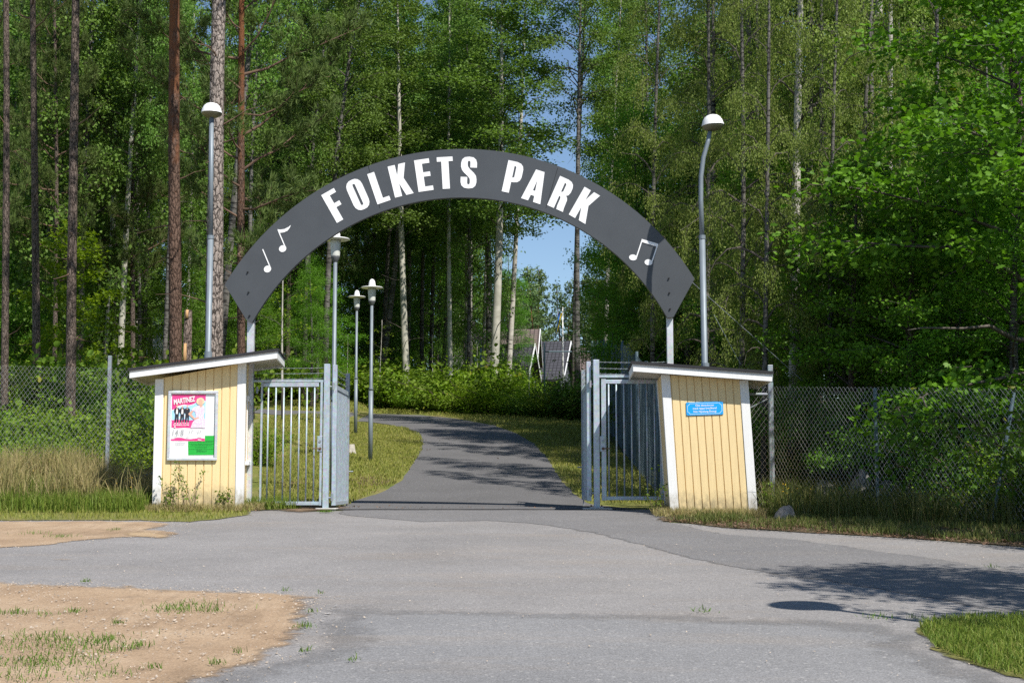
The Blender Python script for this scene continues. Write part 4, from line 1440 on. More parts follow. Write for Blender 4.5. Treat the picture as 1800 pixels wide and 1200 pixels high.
def disc_lamp(label, ub, vtop, D, hpx_total=None, x=None, y=None, h=None):
    if x is None:
        x = P(ub, 700, D).x
        y = D
        h = P(ub, vtop, D).z - g(x, y)
    root = thing('path_lamp', label, 'street lamp', (x, y, g(x, y)), 'grey path lamps with flat disc shades')
    k = h / 4.5 if h < 4.6 else 1.0
    mb = MB()
    mb.tube([(0, 0, -.1), (0, 0, 1.75)], [.057, .055], 14)
    mb.build('lower_pole', M_['pole'], root, True)
    mb = MB()
    mb.tube([(0, 0, 1.72), (0, 0, 1.78), (0, 0, 1.82), (0, 0, h - .62)], [.058, .056, .042, .036], 14)
    mb.build('upper_pole', M_['pole'], root, True)
    mb = MB()
    mb.lathe([(.036, h - .70), (.06, h - .66), (.084, h - .60), (.086, h - .575), (.0, h - .572)], n=20)
    mb.build('collar', M_['lampgrey'], root, True)
    mb = MB()
    mb.lathe([(.084, h - .573), (.090, h - .50), (.100, h - .36), (.102, h - .275), (.0, h - .27)], n=24)
    mb.build('lamp_body', M_['lamppot'], root, True)
    mb = MB()
    mb.lathe([(.102, h - .268), (.26, h - .262), (.275, h - .25), (.26, h - .238), (.12, h - .222), (.0, h - .218)], n=32)
    mb.build('lamp_shade', M_['lampwhite'], root, True)
    mb = MB()
    mb.lathe([(.088, h - .2245), (.086, h - .16), (.070, h - .09), (.04, h - .045), (.002, h - .03)], n=20)
    mb.build('cap', M_['lampwhite'], root, True)
    return root


disc_lamp('nearest disc shade path lamp, its head touching the arch board', 586.5, 398, 27.0)
disc_lamp('taller disc shade path lamp standing on the lawn right of its twin', 652, 488, 35.0)
disc_lamp('smallest farthest disc shade path lamp on the lawn', 625.5, 508, 44.6)
disc_lamp('disc shade lamp beside the corner lawn whose shadow falls on the asphalt', 0, 0, 0, x=4.35, y=8.5, h=4.6)

# ------------------------------------------------------------------ chain-link fences


def mesh_panel(mb, A, B, zt, zb, pitch=0.085, r=0.0017, ratio=1.25, bulge=0.0, seed=0):
    """diamond wire between plan points A and B; zt/zb = (height at A, height at B)"""
    A, B = Vector((*A, 0)), Vector((*B, 0))
    L = (B - A).length
    Hh = max(zt[0] - zb[0], zt[1] - zb[1])
    nrm = Vector((-(B - A).y, (B - A).x, 0)).normalized()

    def pt(s, t):
        k = s / L
        p = A.lerp(B, k)
        z0 = zb[0] + (zb[1] - zb[0]) * k
        z1 = zt[0] + (zt[1] - zt[0]) * k
        q = nrm * (bulge * mnoise.noise(Vector((s * .9, t * 1.1, seed))))
        return Vector((p.x, p.y, z0 + (z1 - z0) * t / Hh)) + q
    slope = ratio
    run = Hh / slope
    n = int((L + run) / pitch) + 1
    steps = 7 if bulge else 1
    for dirn in (0, 1):
        for i in range(n):
            s0 = -run + i * pitch
            t0, t1 = 0.0, Hh
            s1 = s0 + run
            if s0 < 0:
                t0 = -s0 * slope
                s0 = 0
            if s1 > L:
                t1 = Hh - (s1 - L) * slope
                s1 = L
            if s1 - s0 < .01:
                continue
            pts = []
            for q in range(steps + 1):
                k = q / steps
                s, t = s0 + (s1 - s0) * k, t0 + (t1 - t0) * k
                pts.append(pt(s if dirn == 0 else L - s, t))
            mb.tube(pts, r, 3, caps=False)


def sup(mb, pts, r):
    mb.tube(pts, r, 4, caps=False)


lf = thing('chain_link_fence', 'sunlit chain link fence left of the poster booth, tall dry grass below', 'fence', (-5.3, 22.6, .3))
mb = MB()
Lpts = [(-5.2, 22.55), (P(190, 700, 22.9).x, 22.9), (-9.4, 23.4), (-12.4, 23.9)]
tops = [2.22, 2.25, 2.36, 2.42]
for i in range(3):
    a, b = Lpts[i], Lpts[i + 1]
    mesh_panel(mb, a, b, (tops[i], tops[i + 1]), (g(*a) + .03, g(*b) + .03), 0.077, 0.0024, 1.30, 0.05, i)
wpart('wire_mesh', mb, M_['wire'], lf)
for i, (x, y) in enumerate(Lpts[1:]):
    mb = MB()
    mb.box((x - .028, y + .02, g(x, y) - .1), (x + .028, y + .076, tops[i + 1] + .2))
    wpart('post', mb, M_['galvd'], lf, bevel=.006)
mb = MB()
mb.tube([(-5.15, 22.7, P(285, 811, 22.7).z), (-5.95, 22.75, P(240, 835, 22.75).z - .05)], .03, 10)
wpart('brace', mb, M_['fpost'], lf)

rf = thing('chain_link_fence', 'sagging chain link fence right of the leaning booth, in deep shade', 'fence', (4.0, 21.6, 0))
mb = MB()
Rp = [(3.30, 21.75), (3.93, 21.6), (5.10, 19.95), (6.35, 18.5), (8.4, 15.9)]
Rt = [1.86, 1.86, 1.74, 1.62, 1.45]
for i in range(4):
    a, b = Rp[i], Rp[i + 1]
    mesh_panel(mb, a, b, (Rt[i], Rt[i + 1]), (g(*a) + .03, g(*b) + .03), 0.072, 0.0022, 1.35, 0.10, 20 + i)
wpart('wire_mesh', mb, M_['wire'], rf)
mb = MB()
mb.box((3.90, 21.60, -.1), (3.975, 21.67, P(1354, 641, 21.6).z))
wpart('post', mb, M_['galvd'], rf, bevel=.006)
mb = MB()
mb.box((5.085, 19.96, -.2), (5.13, 20.005, P(1540, 682, 20).z))
wpart('post', mb, M_['fpost'], rf, bevel=.004)
mb = MB()
mb.tube([P(1743, 930, 18.5), P(1782, 690, 18.6)], .026, 10)
wpart('post', mb, M_['fpost'], rf)
mb = MB()
mb.tube([(3.32, 21.7, P(1330, 692, 21.7).z), (3.91, 21.63, P(1354, 693, 21.63).z)], .022, 10)
wpart('rail', mb, M_['galvd'], rf)
mb = MB()
mb.tube([(3.32, 21.7, P(1330, 735, 21.7).z), (3.91, 21.63, P(1354, 700, 21.63).z)], .012, 8)
wpart('rail', mb, M_['galvd'], rf)
mb = MB()
strand(mb, P(1240, 648, 21.8), P(1352, 652, 21.65), 20)
strand(mb, P(1240, 655, 21.8), P(1352, 660, 21.65), 20)
wpart('barbed_wire', mb, M_['galvd'], rf)
for lab, a, b, r in (('thicker guy wire from the arch tip down behind the leaning booth roof', P(1212, 492, 21.75), P(1410, 668, 23.0), .0055), ('thin guy wire hanging down to the leaning booth roof', P(1255, 553, 22.4), P(1302, 640, 22.4), .004)):
    mb = MB()
    mb.tube([a, b], r, 5)
    o = mb.build('guy_wire', M_['galvd'])
    tag(o, lab, 'wire')

# tall mesh fence running back along the right side of the path, then across
tf = thing('tall_mesh_fence', 'tall dark mesh fence with many posts running back along the path', 'fence', (2.6, 23.6, 0))
mb = MB()
A0, A1 = (2.62, 23.3), (3.40, 60.0)
nseg = 13
for i in range(nseg):
    k0, k1 = i / nseg, (i + 1) / nseg
    a = (A0[0] + (A1[0] - A0[0]) * k0, A0[1] + (A1[1] - A0[1]) * k0)
    b = (A0[0] + (A1[0] - A0[0]) * k1, A0[1] + (A1[1] - A0[1]) * k1)
    ha, hb = (1.9 if i < 3 else 2.85), (1.9 if i + 1 < 3 else 2.85)
    mesh_panel(mb, a, b, (g(*a) + 2.0 + .85 * min(1, k0 * 3), g(*b) + 2.0 + .85 * min(1, k1 * 3)), (g(*a) + .05, g(*b) + .05), 0.09, 0.0022, 1.2, 0.0)
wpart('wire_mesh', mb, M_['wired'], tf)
for i in range(nseg + 1):
    k = i / nseg
    x, y = A0[0] + (A1[0] - A0[0]) * k, A0[1] + (A1[1] - A0[1]) * k
    mb = MB()
    mb.tube([(x, y, g(x, y) - .1), (x, y, g(x, y) + 2.0 + .85 * min(1, k * 3) + .1)], .034, 8)
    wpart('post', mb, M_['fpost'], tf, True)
cf = thing('ball_court_fence', 'dark green fence frame crossing in front of the far houses', 'fence', (1.5, 61, g(1.5, 61)))
xa, xb, yq = P(957, 620, 61).x, P(1040, 620, 61).x, 61.0
mb = MB()
zr = P(1000, 618, 61).z
mb.tube([(xa, yq, zr), (xb, yq, zr)], .03, 8)
wpart('rail', mb, M_['fpost'], cf)
for x, vt in ((xa, 602), (xb, 598), (P(845, 620, 61).x, 612)):
    mb = MB()
    mb.tube([(x, yq, g(x, yq)), (x, yq, P(1000, vt, 61).z)], .04, 8)
    wpart('post', mb, M_['fpost'], cf)

# ------------------------------------------------------------------ rocks, stump


def rock(label, x, y, r, sq, h, seed, name='boulder', m='rock'):
    bm = bmesh.new()
    bmesh.ops.create_icosphere(bm, subdivisions=3, radius=1.0)
    for v in bm.verts:
        n = 1 + .28 * mnoise.noise(v.co * 1.3 + Vector((seed, 0, 0))) + .10 * mnoise.noise(v.co * 3.7 + Vector((0, seed, 0)))
        taper = 1 - .25 * max(0, v.co.z)
        v.co = Vector((v.co.x * r * n * taper, v.co.y * r * sq * n * taper, v.co.z * h * n))
    me = bpy.data.meshes.new(name)
    bm.to_mesh(me)
    bm.free()
    me.polygons.foreach_set('use_smooth', [True] * len(me.polygons))
    me.materials.append(M_[m])
    o = bpy.data.objects.new(name, me)
    COL.objects.link(o)
    o.location = (x, y, g(x, y) + h * .25)
    o.rotation_euler = (0, 0, seed)
    return tag(o, label, 'rock')


rock('tall pointed grey boulder behind the fence by the middle fence post', P(1516, 830, 21.2).x, 21.2, .24, .9, .48, 1.3)
rock('rounded boulder behind the fence near the birch foot', P(1450, 825, 22).x, 22.0, .22, .9, .38, 2.6)
rock('broad low boulder right of the middle fence post', P(1556, 835, 21.4).x, 21.4, .22, 1.0, .34, 4.1)
rock('flat boulder lying farther right behind the fence', P(1585, 830, 22.3).x, 22.3, .30, .8, .24, 5.2)
rock('grey stone half hidden in the grass by the leaning booth corner', P(1383, 903, 19.5).x, 19.5, .16, .8, .16, 6.6)
mb = MB()
c = G(617, 797)
mb.tube([(c.x, c.y, c.z - .05), (c.x - .01, c.y, c.z + .08), (c.x - .02, c.y, c.z + .24)], [.17, .13, .115], 12, wob=.25)
o = mb.build('tree_stump', M_['stumpw'])
tag(o, 'small weathered pale tree stump on the lawn', 'stump')
rock('small white scrap lying in the lawn edge below the hedge', G(766, 712).x, G(766, 712).y, .14, .6, .06, 3.3, 'litter_scrap', 'paper')

# ------------------------------------------------------------------ houses and flagpole far behind


def house(label, x, y, w, d, eave, ridge, rotdeg, wallm, roofm, wins=(), gable_win=True, chim=None, boards='hwhite', zoff=0.0, name='house'):
    """ridge along local x; gables at the x ends; front (camera) side at -d/2"""
    root = thing(name, label, 'house', (x, y, g(x, y) + zoff), None, R(rotdeg))
    e, r = eave, ridge
    MB().add([(-w / 2, -d / 2, -1), (w / 2, -d / 2, -1), (w / 2, d / 2, -1), (-w / 2, d / 2, -1), (-w / 2, -d / 2, e), (w / 2, -d / 2, e), (w / 2, d / 2, e), (-w / 2, d / 2, e), (-w / 2, 0, r), (w / 2, 0, r)],
             [(0, 1, 5, 4), (2, 3, 7, 6), (1, 2, 6, 9, 5), (3, 0, 4, 8, 7), (0, 3, 2, 1)]).build('wall', M_[wallm], root)
    ov, ge, th = .45, .5, .16
    sl = (r - e) / (d / 2)
    roofo = None
    for sg in (-1, 1):
        y0, y1 = sg * (d / 2 + ov), sg * 0.01
        z0, z1 = e - ov * sl + .06, r + .06
        vs = [(-w / 2 - ge, y0, z0), (w / 2 + ge, y0, z0), (w / 2 + ge, y1, z1), (-w / 2 - ge, y1, z1)]
        vs += [(p[0], p[1], p[2] + th) for p in vs]
        o = MB().add(vs, [(0, 3, 2, 1), (4, 5, 6, 7), (0, 1, 5, 4), (1, 2, 6, 5), (2, 3, 7, 6), (3, 0, 4, 7)]).build('roof', M_[roofm], root)
        uv = o.data.uv_layers.new(name='UVMap')
        for lp in o.data.loops:
            co = o.data.vertices[lp.vertex_index].co
            uv.data[lp.index].uv = (co.x, co.y * math.hypot(1, sl))
        roofo = roofo or o
        for ex in (-1, 1):
            xx = ex * (w / 2 + ge)
            vs = []
            for px_ in (xx + ex * .003, xx + ex * .045):
                vs += [(px_, y0, z0 - .06), (px_, y1, z1 - .06), (px_, y1, z1 + th + .03), (px_, y0, z0 + th + .03)]
            MB().add(vs, [(0, 1, 2, 3), (7, 6, 5, 4), (0, 4, 5, 1), (1, 5, 6, 2), (2, 6, 7, 3), (3, 7, 4, 0)]).build('barge_board', M_[boards], root)
    for (wx, wz, ww, wh) in wins:
        f = MB()
        f.box((wx - ww / 2 - .08, -d / 2 - .06, wz - wh / 2 - .08), (wx + ww / 2 + .08, -d / 2 - .003, wz - wh / 2))
        f.box((wx - ww / 2 - .08, -d / 2 - .06, wz + wh / 2), (wx + ww / 2 + .08, -d / 2 - .003, wz + wh / 2 + .08))
        f.box((wx - ww / 2 - .08, -d / 2 - .06, wz - wh / 2), (wx - ww / 2, -d / 2 - .003, wz + wh / 2))
        f.box((wx + ww / 2, -d / 2 - .06, wz - wh / 2), (wx + ww / 2 + .08, -d / 2 - .003, wz + wh / 2))
        f.box((wx - .03, -d / 2 - .055, wz - wh / 2), (wx + .03, -d / 2 - .012, wz + wh / 2))
        wo = f.build('window', M_['hwhite'], root)
        MB().box((wx - ww / 2, -d / 2 - .011, wz - wh / 2), (wx + ww / 2, -d / 2 - .004, wz + wh / 2)).build('pane', M_['glass'], wo)
    if chim:
        cx, cy2, ct = chim
        o = MB().box((cx - .4, cy2 - .3, r - 1.2), (cx + .4, cy2 + .3, ct)).box((cx - .46, cy2 - .36, ct + .002), (cx + .46, cy2 + .36, ct + .1)).build('chimney', M_['brick'], root)
    return root


hz = lambda v, D, x: P(900, v, D).z - g(x, D)
x1 = P(880, 600, 104).x
house('far house with brown tiled roof and grey walls behind birch trunks', x1 + .1, 104, 4.6, 6.4, hz(634, 104, x1), hz(584, 104, x1), -4, 'hgrey', 'roofbrown', wins=((-.9, hz(646, 101, x1), .9, 1.0), (.8, hz(646, 101, x1), .9, 1.0)))
x2 = P(915, 600, 95).x
house('small white gabled porch in front of the brown roofed house', x2 - .6, 95.5, 2.2, 3.4, hz(655, 94, x2), hz(609, 94, x2), -12, 'hgrey', 'roofgrey')
x3 = P(962, 600, 112).x
house('far house with slate grey roof and steep white gable', x3 - .6, 112, 4.0, 6.0, hz(668, 112, x3), hz(605, 112, x3), -12, 'hgrey', 'roofgrey', wins=((0, hz(660, 111, x3), .8, .9),))
x4 = P(1032, 620, 118).x
house('long brown roofed house with red brick chimney beside the flagpole', x4, 118, 4.4, 6.0, hz(655, 118, x4), hz(616, 118, x4), -6, 'hgrey', 'roofbrown', chim=(-1.35, -.9, hz(610, 117, x4)))
x5 = P(1103, 630, 106).x
house('brown roofed house peeping over the right gate and mesh fence', x5, 106, 4.0, 5.0, hz(658, 106, x5), hz(632, 106, x5), -14, 'hgrey', 'roofbrown')
x6 = P(304, 560, 80).x
house('white gabled house with grey roof half hidden behind the red pine', x6, 82, 6.0, 4.6, hz(600, 80, x6), hz(534, 80, x6), 78, 'hwhite', 'roofbrown')
x7 = P(812, 580, 88).x
house('white house glimpsed through leaves between the pale trunks', x7, 90, 3.0, 2.2, hz(600, 88, x7), hz(552, 88, x7), 78, 'hwhite', 'roofbrown')
fl = thing('flagpole', 'white flagpole with hanging blue and yellow pennant among far roofs', 'flagpole', tuple(P(990, 650, 90)[:2]) + (g(P(990, 650, 90).x, 90),))
mb = MB()
a = P(989.5, 660, 90)
mb.tube([(a.x, 90, g(a.x, 90)), (a.x, 90, P(988, 543, 90).z)], [.06, .035], 8)
mb.lathe([(.0, 0), (.07, .06), (.0, .13)], (a.x, 90, P(988, 543, 90).z), 8)
wpart('pole', mb, M_['lampwhite'], fl, True)
t0, t1 = P(987.5, 550, 90), P(978, 588, 90)
for nm, m, o0, o1 in (('blue_half', 'flagb', -.14, -.02), ('yellow_half', 'flagy', -.02, .10)):
    mb = MB()
    n = 14
    vs, fs = [], []
    for k in range(n + 1):
        t = k / n
        p = t0.lerp(t1, t)
        wv = (1 - .8 * t)
        for o_ in (o0, o1):
            for dy in (-.006, .006):
                vs.append((p.x + (o_ - .05) * wv * 1.1, 90 + .05 * math.sin(t * 9) + dy - .08, p.z))
    for k in range(n):
        b0, b1 = 4 * k, 4 * (k + 1)
        fs += [(b0, b0 + 2, b1 + 2, b1), (b0 + 1, b1 + 1, b1 + 3, b0 + 3), (b0, b1, b1 + 1, b0 + 1), (b0 + 2, b0 + 3, b1 + 3, b1 + 2)]
    mb.add(vs, fs)
    wpart(nm, mb, M_[m], fl)

# ------------------------------------------------------------------ trees


def bpath(p0, az, el, L, droop, rng, n=5, wig=0.12):
    pts = [Vector(p0)]
    for k in range(n):
        el2 = el - droop * (k / n)
        d = Vector((math.cos(az) * math.cos(el2), math.sin(az) * math.cos(el2), math.sin(el2)))
        d += Vector(rng.normal(size=3)) * wig
        pts.append(pts[-1] + d.normalized() * (L / n))
        az += rng.normal() * wig
    return pts


def along(pts, t):
    k = t * (len(pts) - 1)
    i = min(len(pts) - 2, int(k))
    return pts[i].lerp(pts[i + 1], k - i)


def make_tree(name, label, cat, group, seed, H, d0, base, top_fr, nbr, Lmax, el, droop, nsub, subL, nleaf, lsize, spread, barkm, leafm, shape='diamond', leafdrop=0.3,
              prof=lambda t: (1 - t) ** 0.7 * (0.55 + 0.45 * min(1, t * 4)), flat=0.6, wob=0.04, deadlow=0, taper=0.9, sides=12, needle=0, gap=0.0, bend=0.15, subel=0.25):
    rng = np.random.default_rng(seed)
    root = thing(name, label, cat, (0, 0, 0), group)
    mb = MB()
    nst = 16
    bx, by = rng.normal() * bend, rng.normal() * bend
    tp, tr = [], []
    for k in range(nst + 1):
        t = k / nst
        z = -0.25 + (H + .25) * t
        tp.append(Vector((bx * math.sin(t * 5) * (.3 + t), by * math.sin(t * 4 + 1) * (.3 + t), z)))
        r = d0 / 2 * (1 - taper * t ** 1.15)
        if t < .06:
            r *= 1.28 - 4 * t
        tr.append(max(.012, r))
    mb.tube(tp, tr, sides, wob=wob)
    mbt, mb = mb, MB()
    C, T, Sz = [], [], []
    ga = rng.uniform(0, 6)
    for i in range(deadlow):       # bare snapped twigs below the crown
        t = rng.uniform(.10, max(.12, base / H))
        p = along(tp, t)
        pts = bpath(p, rng.uniform(0, 6.28), rng.uniform(-.1, .6), rng.uniform(.4, 1.3), .3, rng, 3, .2)
        mb.tube(pts, [.018, .012, .008, .003], 4, caps=False)
    for i in range(nbr):
        t = (i + rng.uniform(0, .8)) / nbr
        z = base + (H * top_fr - base) * t
        p = along(tp, (z + .25) / (H + .25))
        L = Lmax * prof(t) * rng.uniform(.7, 1.15)
        if L < .25:
            continue
        ga += 2.4 + rng.normal() * .3
        e = el + (1.25 - el) * t ** 1.5 * .8 + rng.normal() * .12
        pts = bpath(p, ga, e, L, droop, rng, 5)
        rb = max(.008, d0 * .16 * (1 - t * .7) * (L / Lmax + .2))
        mb.tube(pts, [rb, rb * .8, rb * .62, rb * .45, rb * .3, rb * .12], 5, caps=False)
        if rng.uniform() < gap:
            continue
        ns = max(2, int(nsub * (L / Lmax + .25)))
        for j in range(ns):
            tt = .22 + .78 * (j + rng.uniform(0, .9)) / ns
            q = along(pts, min(.999, tt))
            sl = subL * rng.uniform(.6, 1.2) * (1.1 - .5 * tt)
            sp = bpath(q, ga + rng.choice([-1, 1]) * rng.uniform(.5, 1.4), e - droop * tt + rng.normal() * subel, sl, droop * 1.1, rng, 3, .18)
            mb.tube(sp, [rb * .32, rb * .24, rb * .16, rb * .06], 3, caps=False)
            if needle:
                nt = max(1, int(nleaf * rng.uniform(.6, 1.3)))
                for _ in range(nt):
                    s = rng.uniform(.3, 1)
                    c = np.array(along(sp, min(.999, s))) + rng.normal(size=3) * spread
                    ax = np.array(sp[-1] - sp[0]) / max(.01, sl) + rng.normal(size=3) * .35 + np.array([0, 0, .35])
                    d = rng.normal(size=(needle, 3)) * .75 + ax
                    C.append(np.repeat(c[None], needle, 0))
                    T.append(d)
                    Sz.append(rng.uniform(.7, 1.15, needle) * lsize)
            else:
                m = max(2, int(nleaf * rng.uniform(.5, 1.4)))
                s = rng.uniform(.1, 1.05, m)
                base_p = np.array([along(sp, min(.999, max(0, x))) for x in s])
                c = base_p + rng.normal(size=(m, 3)) * spread * np.array([1, 1, .8])
                d = rng.normal(size=(m, 3)) * .8 + np.array(pts[-1] - pts[0]) / L * .6
                d[:, 2] -= leafdrop
                C.append(c)
                T.append(d)
                Sz.append(rng.uniform(.65, 1.2, m) * lsize)
    n1 = len(mbt.f)
    mbt.add(mb.v, mb.f)
    tot = len(mbt.f)
    to = mbt.build('trunk', M_[barkm], root, True)
    to.data.materials.append(M_['limbp' if needle else 'limb'])
    if len(to.data.polygons) == tot:
        to.data.polygons.foreach_set('material_index', [0] * n1 + [1] * (tot - n1))
    leaves('crown', np.concatenate(C), np.concatenate(Sz), M_[leafm], root, shape, np.concatenate(T), flat, rng)
    return root


def copy_thing(root, label=None, group=None):
    r = root.copy()
    COL.objects.link(r)
    for ch in root.children:
        c = ch.copy()
        COL.objects.link(c)
        c.parent = r
        c.matrix_parent_inverse = Matrix.Identity(4)
    if label:
        r['label'] = label
    if group:
        r['group'] = group
    elif 'group' in r.keys():
        del r['group']
    return r


used = set()
late_bushes = []


def place(proto, x, y, s=1.0, sz=None, rz=0.0, lean=(0, 0), label=None, group=None):
    if proto.name in used:
        o = copy_thing(proto, label, group)
    else:
        o = proto
        used.add(proto.name)
        if label:
            o['label'] = label
        if group:
            o['group'] = group
        elif 'group' in o.keys():
            del o['group']
    o.location = (x, y, g(x, y))
    q = Quaternion((0, 0, 1), rz)
    d = Vector((lean[0], lean[1], 1)).normalized()
    o.rotation_mode = 'QUATERNION'
    o.rotation_quaternion = Vector((0, 0, 1)).rotation_difference(d) @ q
    o.scale = (s, s, sz or s)
    return o


def place_px(proto, d0, ub, vb, ut, vt, D, wpx, label, group=None, sz=1.0, rz=None, sm=1.0):
    a, b = P(ub, vb, D), P(ut, vt, D)
    k = (b.x - a.x) / max(.1, (b.z - a.z))
    z = g(a.x, D)
    x = a.x + k * (z - a.z)
    s = wpx * D / 2500.0 / d0 * sm
    return place(proto, x, D, s, sz, rz if rz is not None else random.uniform(0, 6.28), (k, 0), label, group)


BIRCHES = [make_tree('birch_tree', None, 'tree', None, 11 + q, 23, .27, 7.5 + q * .5, .97, 56, 2.9, .75, .9, 7, .95, 84, .110, .18, ('birch', 'aspen', 'birchd', 'birch')[q], 'lf_birch', deadlow=7, gap=.10, flat=.2) for q in range(4)]
WEEP = [make_tree('weeping_birch', None, 'tree', None, 31 + q, 15, .24, 2.2, .97, 46, 3.1, .55, 1.5, 9, 1.0, 118, .062, .115, ('birch', 'birchd')[q], 'lf_weep', leafdrop=1.1, gap=.12, flat=0.0) for q in range(2)]
DENSE = [make_tree('leafy_tree', None, 'tree', None, 41 + q, 12, .26, 1.6, .97, 44, 3.0, .5, .7, 10, 1.0, 105, .080, .19, 'birchd', 'lf_oak', 'spray', gap=.05, flat=.3) for q in range(2)]
OAK = make_tree('oak_tree', None, 'tree', None, 51, 11.5, .42, 1.0, .96, 50, 4.6, .30, .6, 13, 1.15, 62, .125, .19, 'pinelow', 'lf_oak', 'oak', prof=lambda t: (1 - t) ** .5 * (.75 + .25 * min(1, t * 3)), gap=.02, bend=.3, flat=.3)
MAPLE = make_tree('maple_sapling', None, 'tree', None, 57, 6.2, .09, .8, .97, 26, 2.0, .30, .35, 7, .6, 34, .13, .10, 'birchd', 'lf_maple', 'spray', flat=1.6)
TALL = make_tree('tall_birch', None, 'tree', None, 19, 26, .24, 12.5, .97, 44, 3.3, .6, 1.0, 7, .95, 84, .105, .18, 'birchd', 'lf_birch', deadlow=10, gap=.08, flat=.2)
LUSH = [make_tree('leafy_birch', None, 'tree', None, 45 + q, 18, .22, 2.2, .97, 60, 3.3, .6, 1.3, 7, 1.1, 62, .125, .24, 'birchd', 'lf_birch', 'diamond', leafdrop=.6, gap=.05, flat=.12) for q in range(2)]
PINES = [make_tree('pine_tree', None, 'tree', None, 61 + q, 21, .30, (10.5, 9.5, 10.0)[q], .98, 34, 3.2, .25, -.35, 9, .8, 6, .18, .08, ('pinelow', 'pinered', 'pinebig')[q], 'lf_pine', 'needle', needle=16, deadlow=8, wob=.10, taper=.72, sides=16, subel=.35) for q in range(3)]
PLOW = [make_tree('pine_tree', None, 'tree', None, 71 + q, 20, .28, 4.6, .98, 54, 4.6, .15, -.3, 13, .95, 13, .25, .11, ('pinered', 'pinelow')[q], 'lf_pine', 'needle', needle=15, deadlow=8, wob=.10, taper=.72, sides=16, subel=.35) for q in range(2)]
FARP = [make_tree('far_pine', None, 'tree', None, 81 + q, 12, .26, 2.0, .98, 40, 2.6, .2, -.3, 7, .9, 9, .30, .14, 'pinered', 'lf_farpine', 'spray', subel=.4) for q in range(2)]
YOUNG = make_tree('young_tree', None, 'tree', None, 91, 6.5, .085, 1.8, .98, 20, 1.4, .4, .5, 4, .5, 13, .10, .09, 'birch', 'lf_bush', 'spray', gap=.25, bend=.08)

# near pines on the left
PI = 'tall pines behind the left booth and fence'
place_px(PINES[0], .30, 5, 640, 9, 0, 29, 14, 'dark pine trunk cut by the left edge of the picture', PI)
place_px(PINES[0], .30, 63, 640, 60, 150, 33, 15, 'slim grey pine left of the blackish pine, behind the left fence', PI, sz=.95)
place_px(PINES[0], .30, 126, 640, 132, 0, 29, 19, 'blackish straight pine right above the left fence, grey higher up', PI)
place_px(PINES[1], .30, 310, 620, 313, 0, 27, 25, 'reddish dark pine left of the domed street lamp', PI)
place_px(PINES[2], .30, 379, 620, 392, 0, 25.2, 33, 'thick pale plated pine directly behind the domed street lamp', PI)
place_px(PLOW[0], .28, 426, 620, 425, 0, 31, 16, 'slender orange pine right of the pale plated pine', PI)
for u, D, lab in ((-55, 36, 'pine crown filling the upper left corner of the wood'), (95, 46, 'dark crowned pine behind the blackish pine'), (235, 48, 'dark crowned pine between the blackish and the reddish pine'),
                  (505, 64, 'pine with green boughs above the left shoulder of the arch'), (585, 66, 'pine with green boughs above the first letters of the arch')):
    place_px(PLOW[1], .28, u, 620, u + 3, 0, D, 9, lab, PI, sz=.95 if D < 60 else 1.1)
# snapped snag beside the reddish pine
sn = thing('broken_trunk', 'broken pine snag with torn orange wood beside the reddish pine', 'snag', (P(328, 620, 28).x, 28, 0))
sx0, szt = P(329, 620, 28).x, P(330, 545, 28).z
mb = MB()
mb.tube([(sx0 - .02, 28, .1), (sx0, 28, szt * .55), (sx0 + .01, 28, szt)], [.10, .09, .075], 12, wob=.3)
wpart('trunk', mb, M_['pinelow'], sn, True)
mb = MB()
mb.tube([(sx0 - .035, 27.915, P(329, 640, 28).z), (sx0 - .02, 27.925, P(329, 604, 28).z)], [.05, .03], 8, wob=.3)
wpart('torn_wood', mb, M_['wood'], sn, True)
mb = MB()
mb.tube([(sx0 - .01, 27.94, P(329, 560, 28).z), (sx0, 27.95, P(329, 545, 28).z)], [.04, .03], 8, wob=.3)
wpart('torn_wood', mb, M_['wood'], sn, True)

